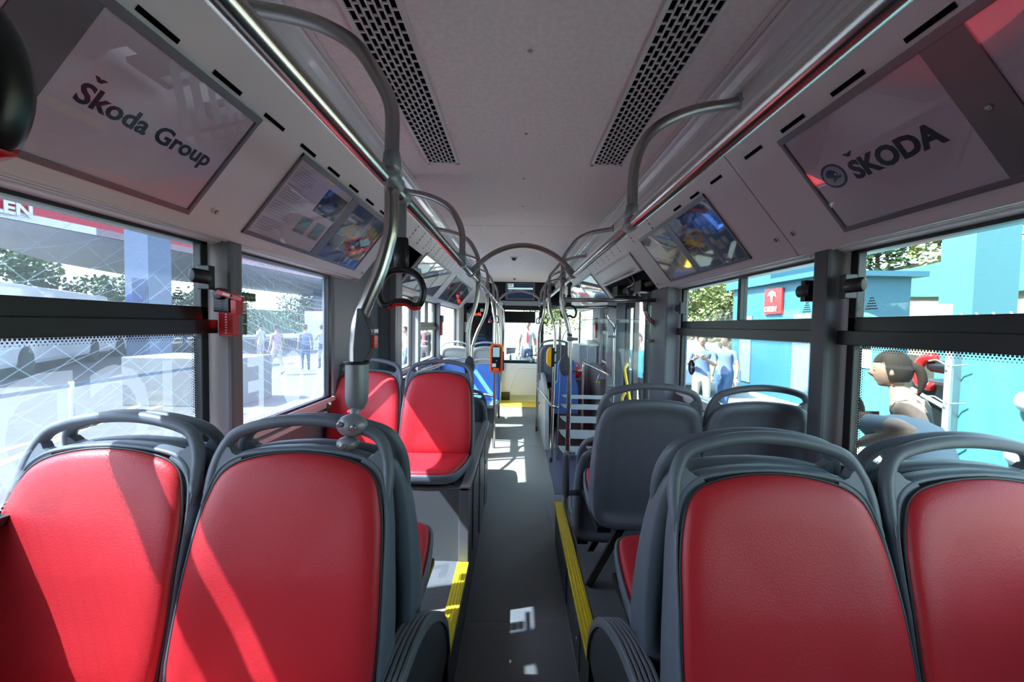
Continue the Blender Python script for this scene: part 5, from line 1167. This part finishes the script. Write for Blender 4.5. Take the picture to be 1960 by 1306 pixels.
# white sign board past the entrance
t = thing('sign_board', (3.6, 16.0, -0.35), 'large white board with red and black print seen past the far pillar', 'sign')
g = MB(); g.box(2.9, 5.0, 16.0, 16.1, -0.35, 3.2); g.build('board', M['white'], t)
text('\u0159e\u0161en\u00ed', 0.42, (2.95, 15.98, 1.55), (1, 0, 0), (0, 0, 1), M['black'], 'lettering', t, bold=0.015); text('vozidel', 0.42, (2.95, 15.98, 1.05), (1, 0, 0), (0, 0, 1), M['black'], 'lettering', t, bold=0.015)
text('pro kraje', 0.26, (2.95, 15.98, 2.15), (1, 0, 0), (0, 0, 1), M['redp'], 'lettering', t); text('zastavka', 0.2, (2.95, 15.98, 0.3), (1, 0, 0), (0, 0, 1), M['redp'], 'lettering', t)
g = MB(); g.box(5.2, 5.8, 15.9, 15.95, 1.6, 2.3); g.build('red_sign', M['redp'], t)
# white building ahead
t = thing('front_building', (0, 24, -0.35), 'plain white building straight ahead through the windscreen', 'building')
g = MB(); g.box(-5.5, 1.3, 24, 28, -0.35, 2.1); g.build('walls', M['white'], t)
g = MB(); g.box(-5.7, 1.5, 23.9, 28.1, 2.1, 2.3); g.build('roof_edge', M['cangrey'], t)

# ---- people
def person(label, pos, rz, shirt, legs, hair='hair', s=1.0, over=None, group='people outside', hairlen=0, sleeve=True, hands=True, tiem=None, pose=None):
    J = dict(pel=(0, 0, .95), spi=(0, -.01, 1.12), che=(0, 0, 1.30), nec=(0, .0, 1.46), hd=(0, .02, 1.56),
             sl=(-.18, 0, 1.40), el=(-.23, -.02, 1.12), wl=(-.235, .06, .88), sr=(.18, 0, 1.40), er=(.23, -.02, 1.12), wr=(.235, .06, .88),
             hl=(-.09, 0, .90), kl=(-.10, .03, .49), al=(-.11, -.01, .09), tl=(-.12, .13, .03), hr=(.09, 0, .90), kr=(.10, .03, .49), ar=(.11, -.01, .09), tr=(.12, .13, .03))
    J.update(pose or {}); J = {k: Vector(v) for k, v in J.items()}; face = J.pop('face', Vector((0, 1, 0)))
    RAD = dict(pel=(.155, .115), spi=(.135, .10), che=(.165, .115), nec=(.055, .055), hd=(.052, .055), sl=(.062, .062), el=(.045, .045), wl=(.028, .032), sr=(.062, .062), er=(.045, .045), wr=(.028, .032),
               hl=(.095, .095), kl=(.062, .062), al=(.042, .042), tl=(.038, .030), hr=(.095, .095), kr=(.062, .062), ar=(.042, .042), tr=(.038, .030))
    E = [('pel', 'spi'), ('spi', 'che'), ('che', 'nec'), ('nec', 'hd'), ('che', 'sl'), ('sl', 'el'), ('el', 'wl'), ('che', 'sr'), ('sr', 'er'), ('er', 'wr'), ('pel', 'hl'), ('hl', 'kl'), ('kl', 'al'), ('al', 'tl'), ('pel', 'hr'), ('hr', 'kr'), ('kr', 'ar'), ('ar', 'tr')]
    ks = list(J); me = bpy.data.meshes.new('sk'); me.from_pydata([J[k] for k in ks], [(ks.index(a), ks.index(b)) for a, b in E], [])
    ob = bpy.data.objects.new('sk', me); COL.objects.link(ob)
    md = ob.modifiers.new('s', 'SKIN'); sv = me.skin_vertices[0].data
    for i, k in enumerate(ks): sv[i].radius = RAD[k]; sv[i].use_root = (k == 'pel')
    sb = ob.modifiers.new('d', 'SUBSURF'); sb.levels = 1; sb.render_levels = 1
    bpy.context.view_layer.update(); em = bpy.data.meshes.new_from_object(ob.evaluated_get(bpy.context.evaluated_depsgraph_get()))
    bpy.data.objects.remove(ob)
    mats = [M['skin'], M[shirt], M[legs], M['shk'], M['white'], M['navy'], M['canred']]
    def near(p):
        best = None
        for a, b in E:
            A, B = J[a], J[b]; d = B-A; t = max(0, min(1, (p-A).dot(d)/max(d.length_squared, 1e-6))); q = (p-(A+d*t)).length-0.6*min(RAD[a][0], RAD[b][0])
            if best is None or q < best[0]: best = (q, a, b, t)
        return best
    g = MB(); g.v = [v.co.copy() for v in em.vertices]
    for p in em.polygons:
        _, a, b, t = near(p.center)
        if b in ('tl', 'tr') or (b in ('al', 'ar') and t > 0.97): m = 3
        elif a in ('hl', 'hr', 'kl', 'kr') or b in ('hl', 'hr') or (a == 'pel' and b == 'spi' and t < 0.15): m = 2
        elif a in ('sl', 'sr'): m = 1 if (sleeve and t < 0.62) else (0 if t > .05 or not sleeve else 1)
        elif a in ('el', 'er'): m = 0
        elif a == 'nec' or (a == 'che' and b == 'nec' and t > 0.62): m = 0
        elif a == 'che' and b in ('sl', 'sr') and not sleeve and t > 0.7: m = 0
        else: m = 1
        g.f.append(list(p.vertices)); g.m.append(m); g.sm.append(True)
    # head
    hc = J['hd']+Vector((0, 0.015, 0.075)); fw = face.normalized(); up = Vector((0, 0, 1)); rt = fw.cross(up).normalized(); up2 = rt.cross(fw)
    g.cm = 0; nu, nv = 28, 22; vs = []
    for i in range(nv+1):
        th = PI*i/nv
        for j in range(nu):
            ph = 2*PI*j/nu; x = math.sin(th)*math.sin(ph); y = math.sin(th)*math.cos(ph); z = math.cos(th)
            rx = 0.074*(1-0.22*max(0, -z)); ry = 0.092; d = 0
            if y > 0.3:
                d += 0.030*math.exp(-((x*1.0)**2)/0.03-((z+0.16)**2)/0.035)      # nose
                d += 0.011*math.exp(-((z+0.54)**2)/0.012-(x**2)/0.10)             # lips
                d += 0.024*math.exp(-((z+0.86)**2)/0.03-(x**2)/0.10)              # chin
                d += 0.005*math.exp(-((z-0.22)**2)/0.01)
                d -= 0.008*math.exp(-((abs(x)-0.42)**2)/0.02-((z-0.04)**2)/0.012)  # sockets
            vs.append(hc+rt*(x*rx)+fw*(y*ry+d)+up2*(z*0.118))
    g.add(vs, [(i*nu+j, i*nu+(j+1) % nu, (i+1)*nu+(j+1) % nu, (i+1)*nu+j) for i in range(nv) for j in range(nu)], True)
    for sx in (-1, 1):
        g.cm = 0; g.ball(hc+rt*(sx*0.073)-fw*0.008-up2*0.012, 0.024, 8, 0.35, 0.8, 1.1)
        g.cm = 4; g.ball(hc+rt*(sx*0.030)+fw*0.073+up2*0.004, 0.0105, 8, 1.0, 1.0, 0.6); g.cm = 5; g.ball(hc+rt*(sx*0.030)+fw*0.0815+up2*0.004, 0.0045, 6)
    g.cm = 6; g.ball(hc+fw*0.088-up2*0.064, 0.014, 8, 1.2, 0.4, 0.35); g.cm = 0
    # hands
    if hands:
        for e, w in (('el', 'wl'), ('er', 'wr')):
            d = (J[w]-J[e]).normalized(); sd = d.cross(Vector((0, 1, 0.01))).normalized(); nn = d.cross(sd)
            g.rings([[J[w]+d*q+sd*(math.cos(a)*r1)+nn*(math.sin(a)*r2) for a in [2*PI*k/8 for k in range(8)]] for q, r1, r2 in ((-0.01, .026, .022), (0.03, .036, .018), (0.075, .040, .015), (0.09, .036, .012))])
            for k, (o, L) in enumerate(((-.029, .062), (-.010, .074), (.010, .070), (.028, .055))):
                b0 = J[w]+d*0.085+sd*o; g.tube([b0, b0+d*L*0.5+nn*0.006, b0+d*L*0.85+nn*0.022], [.0095, .0088, .007], 6)
            b0 = J[w]+d*0.025-sd*0.033; g.tube([b0, b0+d*0.03-sd*0.02, b0+d*0.06-sd*0.024+nn*0.012], [.011, .0105, .008], 6)
    t = g.build('person', mats); t.location = pos; t.rotation_euler = (0, 0, rz); t.scale = (s, s, s); tag(t, label, 'person', group)
    # hair
    h = MB(); vs = []
    for i in range(9):
        th = PI*(0.74 if hairlen else 0.62)*i/8
        for j in range(18):
            ph = 2*PI*j/18; y = math.cos(ph); lim = 1.0 if y < 0.30 else (0.50 if hairlen else 0.62)
            tt = th*(lim if i else 1); x_ = math.sin(tt)*math.sin(ph); y_ = math.sin(tt)*y; z_ = math.cos(tt)
            vs.append(hc+rt*(x_*0.082)+fw*(y_*0.101-0.006)+up2*(z_*0.124+0.004))
    h.add(vs, [(i*18+j, i*18+(j+1) % 18, (i+1)*18+(j+1) % 18, (i+1)*18+j) for i in range(8) for j in range(18)], True)
    if hairlen: h.tube([hc-fw*0.08+up2*0.03, hc-fw*0.125+up2*0.0, hc-fw*0.135-up2*0.08, hc-fw*0.11-up2*hairlen*0.75], [0.018, 0.026, 0.024, 0.006], 10, True, 3)
    ho = h.build('hair', M[hair]); ho.parent = t
    if tiem:
        q = MB(); c = J['che']; q.prism([c+Vector((a, .125, b)) for a, b in ((-.02, .12), (.02, .12), (.035, -.16), (0, -.2), (-.035, -.16))], (0, 0.012, 0)); qo = q.build('necktie', M[tiem]); qo.parent = t
    return t
ARMUP = dict(el=(-.24, .06, 1.15), wl=(-.10, .24, 1.28), er=(.24, .06, 1.15), wr=(.10, .24, 1.28))
STEP = dict(kl=(-.10, .15, .50), al=(-.10, .18, .09), tl=(-.10, .32, .03), kr=(.10, -.04, .49), ar=(.10, -.22, .11), tr=(.10, -.08, .03))
w_ = person('dark haired woman in black sleeveless top seen in profile outside the near window', (2.48, 2.53, -0.35), 0.72, 'shk', 'jeans', hairlen=0.22, sleeve=False,
            pose=dict(nec=(0, .05, 1.44), hd=(0, .09, 1.53), che=(0, 0.0, 1.28), el=(-.27, -.12, 1.14), wl=(-.22, .02, .92), er=(.25, -.06, 1.12), wr=(.2, .12, .95), face=(0, 1, -0.12)))
person('man in pale grey blue t-shirt bending forward with bent elbow outside the near window', (2.04, 1.93, -0.42), 0.0, 'shg', 'jeans', hands=True,
       pose=dict(pel=(0, -.08, .98), spi=(0, .03, 1.18), che=(0, .18, 1.36), nec=(0, .40, 1.40), hd=(0, .56, 1.36), sl=(-.19, .20, 1.43), el=(-.28, -.12, 1.48), wl=(-.19, .22, 1.32), sr=(.18, .24, 1.40), er=(.24, .34, 1.16), wr=(.15, .5, 1.10), hl=(-.09, -.08, .93), hr=(.09, -.08, .93), kl=(-.1, -.12, .48), kr=(.1, -.10, .48), al=(-.11, -.16, .09), ar=(.11, -.14, .09), tl=(-.12, -.02, .03), tr=(.12, 0, .03), face=(0, 1, -0.5)))
person('man with short dark hair in teal and grey shirt standing outside the open doorway', (2.18, 7.25, -0.35), 2.6, 'teeshirt', 'shk', 'hairb', pose=dict(el=(-.28, .1, 1.18), wl=(-.30, .36, 1.12)))
person('person in pale lavender shirt holding a camera outside the second window', (3.55, 7.7, -0.35), 2.6, 'shb', 'chino', pose=ARMUP)
person('second person in pale blue shirt standing just beside the one with the camera', (4.1, 7.9, -0.35), 2.2, 'shb', 'jeans', pose=STEP)
person('person in dark clothes behind the round blue sticker', (3.2, 8.6, -0.35), 2.0, 'navyc', 'jeans')
person('far person in white shirt in front of the turquoise kiosk', (6.2, 13.9, -0.35), 3.0, 'shw', 'jeans', pose=ARMUP)
person('small far figure in cream shirt below the dark trees', (6.4, 16.4, -0.35), 2.8, 'shw', 'chino')
person('person in blue jeans standing on the white stage block', (-6.75, 9.15, 0.69), -2.2, 'shw', 'jeans', pose=dict(kl=(-.14, .03, .49), al=(-.19, -.01, .09), tl=(-.22, .12, .03), kr=(.14, .03, .49), ar=(.18, -.01, .09), tr=(.21, .12, .03)))
person('man in pink white shirt outside the window with curved film lines, walking', (-8.3, 13.6, -0.35), 1.2, 'shp', 'chino', pose=STEP)
person('man in blue shirt seen from behind outside the window with curved film lines', (-8.0, 14.9, -0.35), 0.6, 'shb', 'jeans')
person('man in white shirt with folded arms at the edge of the filmed window', (-7.7, 15.6, -0.35), 1.0, 'shw', 'navyc', pose=ARMUP)
person('faint person in pale shirt farther behind the walking man', (-11.0, 16.9, -0.35), 1.5, 'shw', 'chino')
person('tiny far person near the orange cone', (-19.0, 22.5, -0.35), 2.0, 'shp', 'jeans')
person('person in white shirt and jeans walking past the far sunny window', (-3.75, 13.3, -0.35), 2.4, 'shw', 'jeans', 'hair', pose=STEP)
person('person in white shirt and black belt with hands behind, outside the far divided window', (-3.5, 14.9, -0.35), 0.3, 'shw', 'shk', 'hairb', pose=dict(el=(-.26, -.08, 1.14), wl=(-.10, -.16, .98), er=(.26, -.08, 1.14), wr=(.10, -.16, .98)))
person('person with dark cap and red scarf far outside the upper divided pane', (-2.98, 12.9, -0.35), 2.8, 'shk', 'shk', 'hairb', 1.1, tiem='tie')
person('man in white shirt and red tie ahead of the windscreen, added for the driver reflection', (0.28, 11.6, -0.15), PI, 'shw', 'navyc', 'hair', 1.03, tiem='tie')  # figure added outside in place of the driver reflected in the windscreen
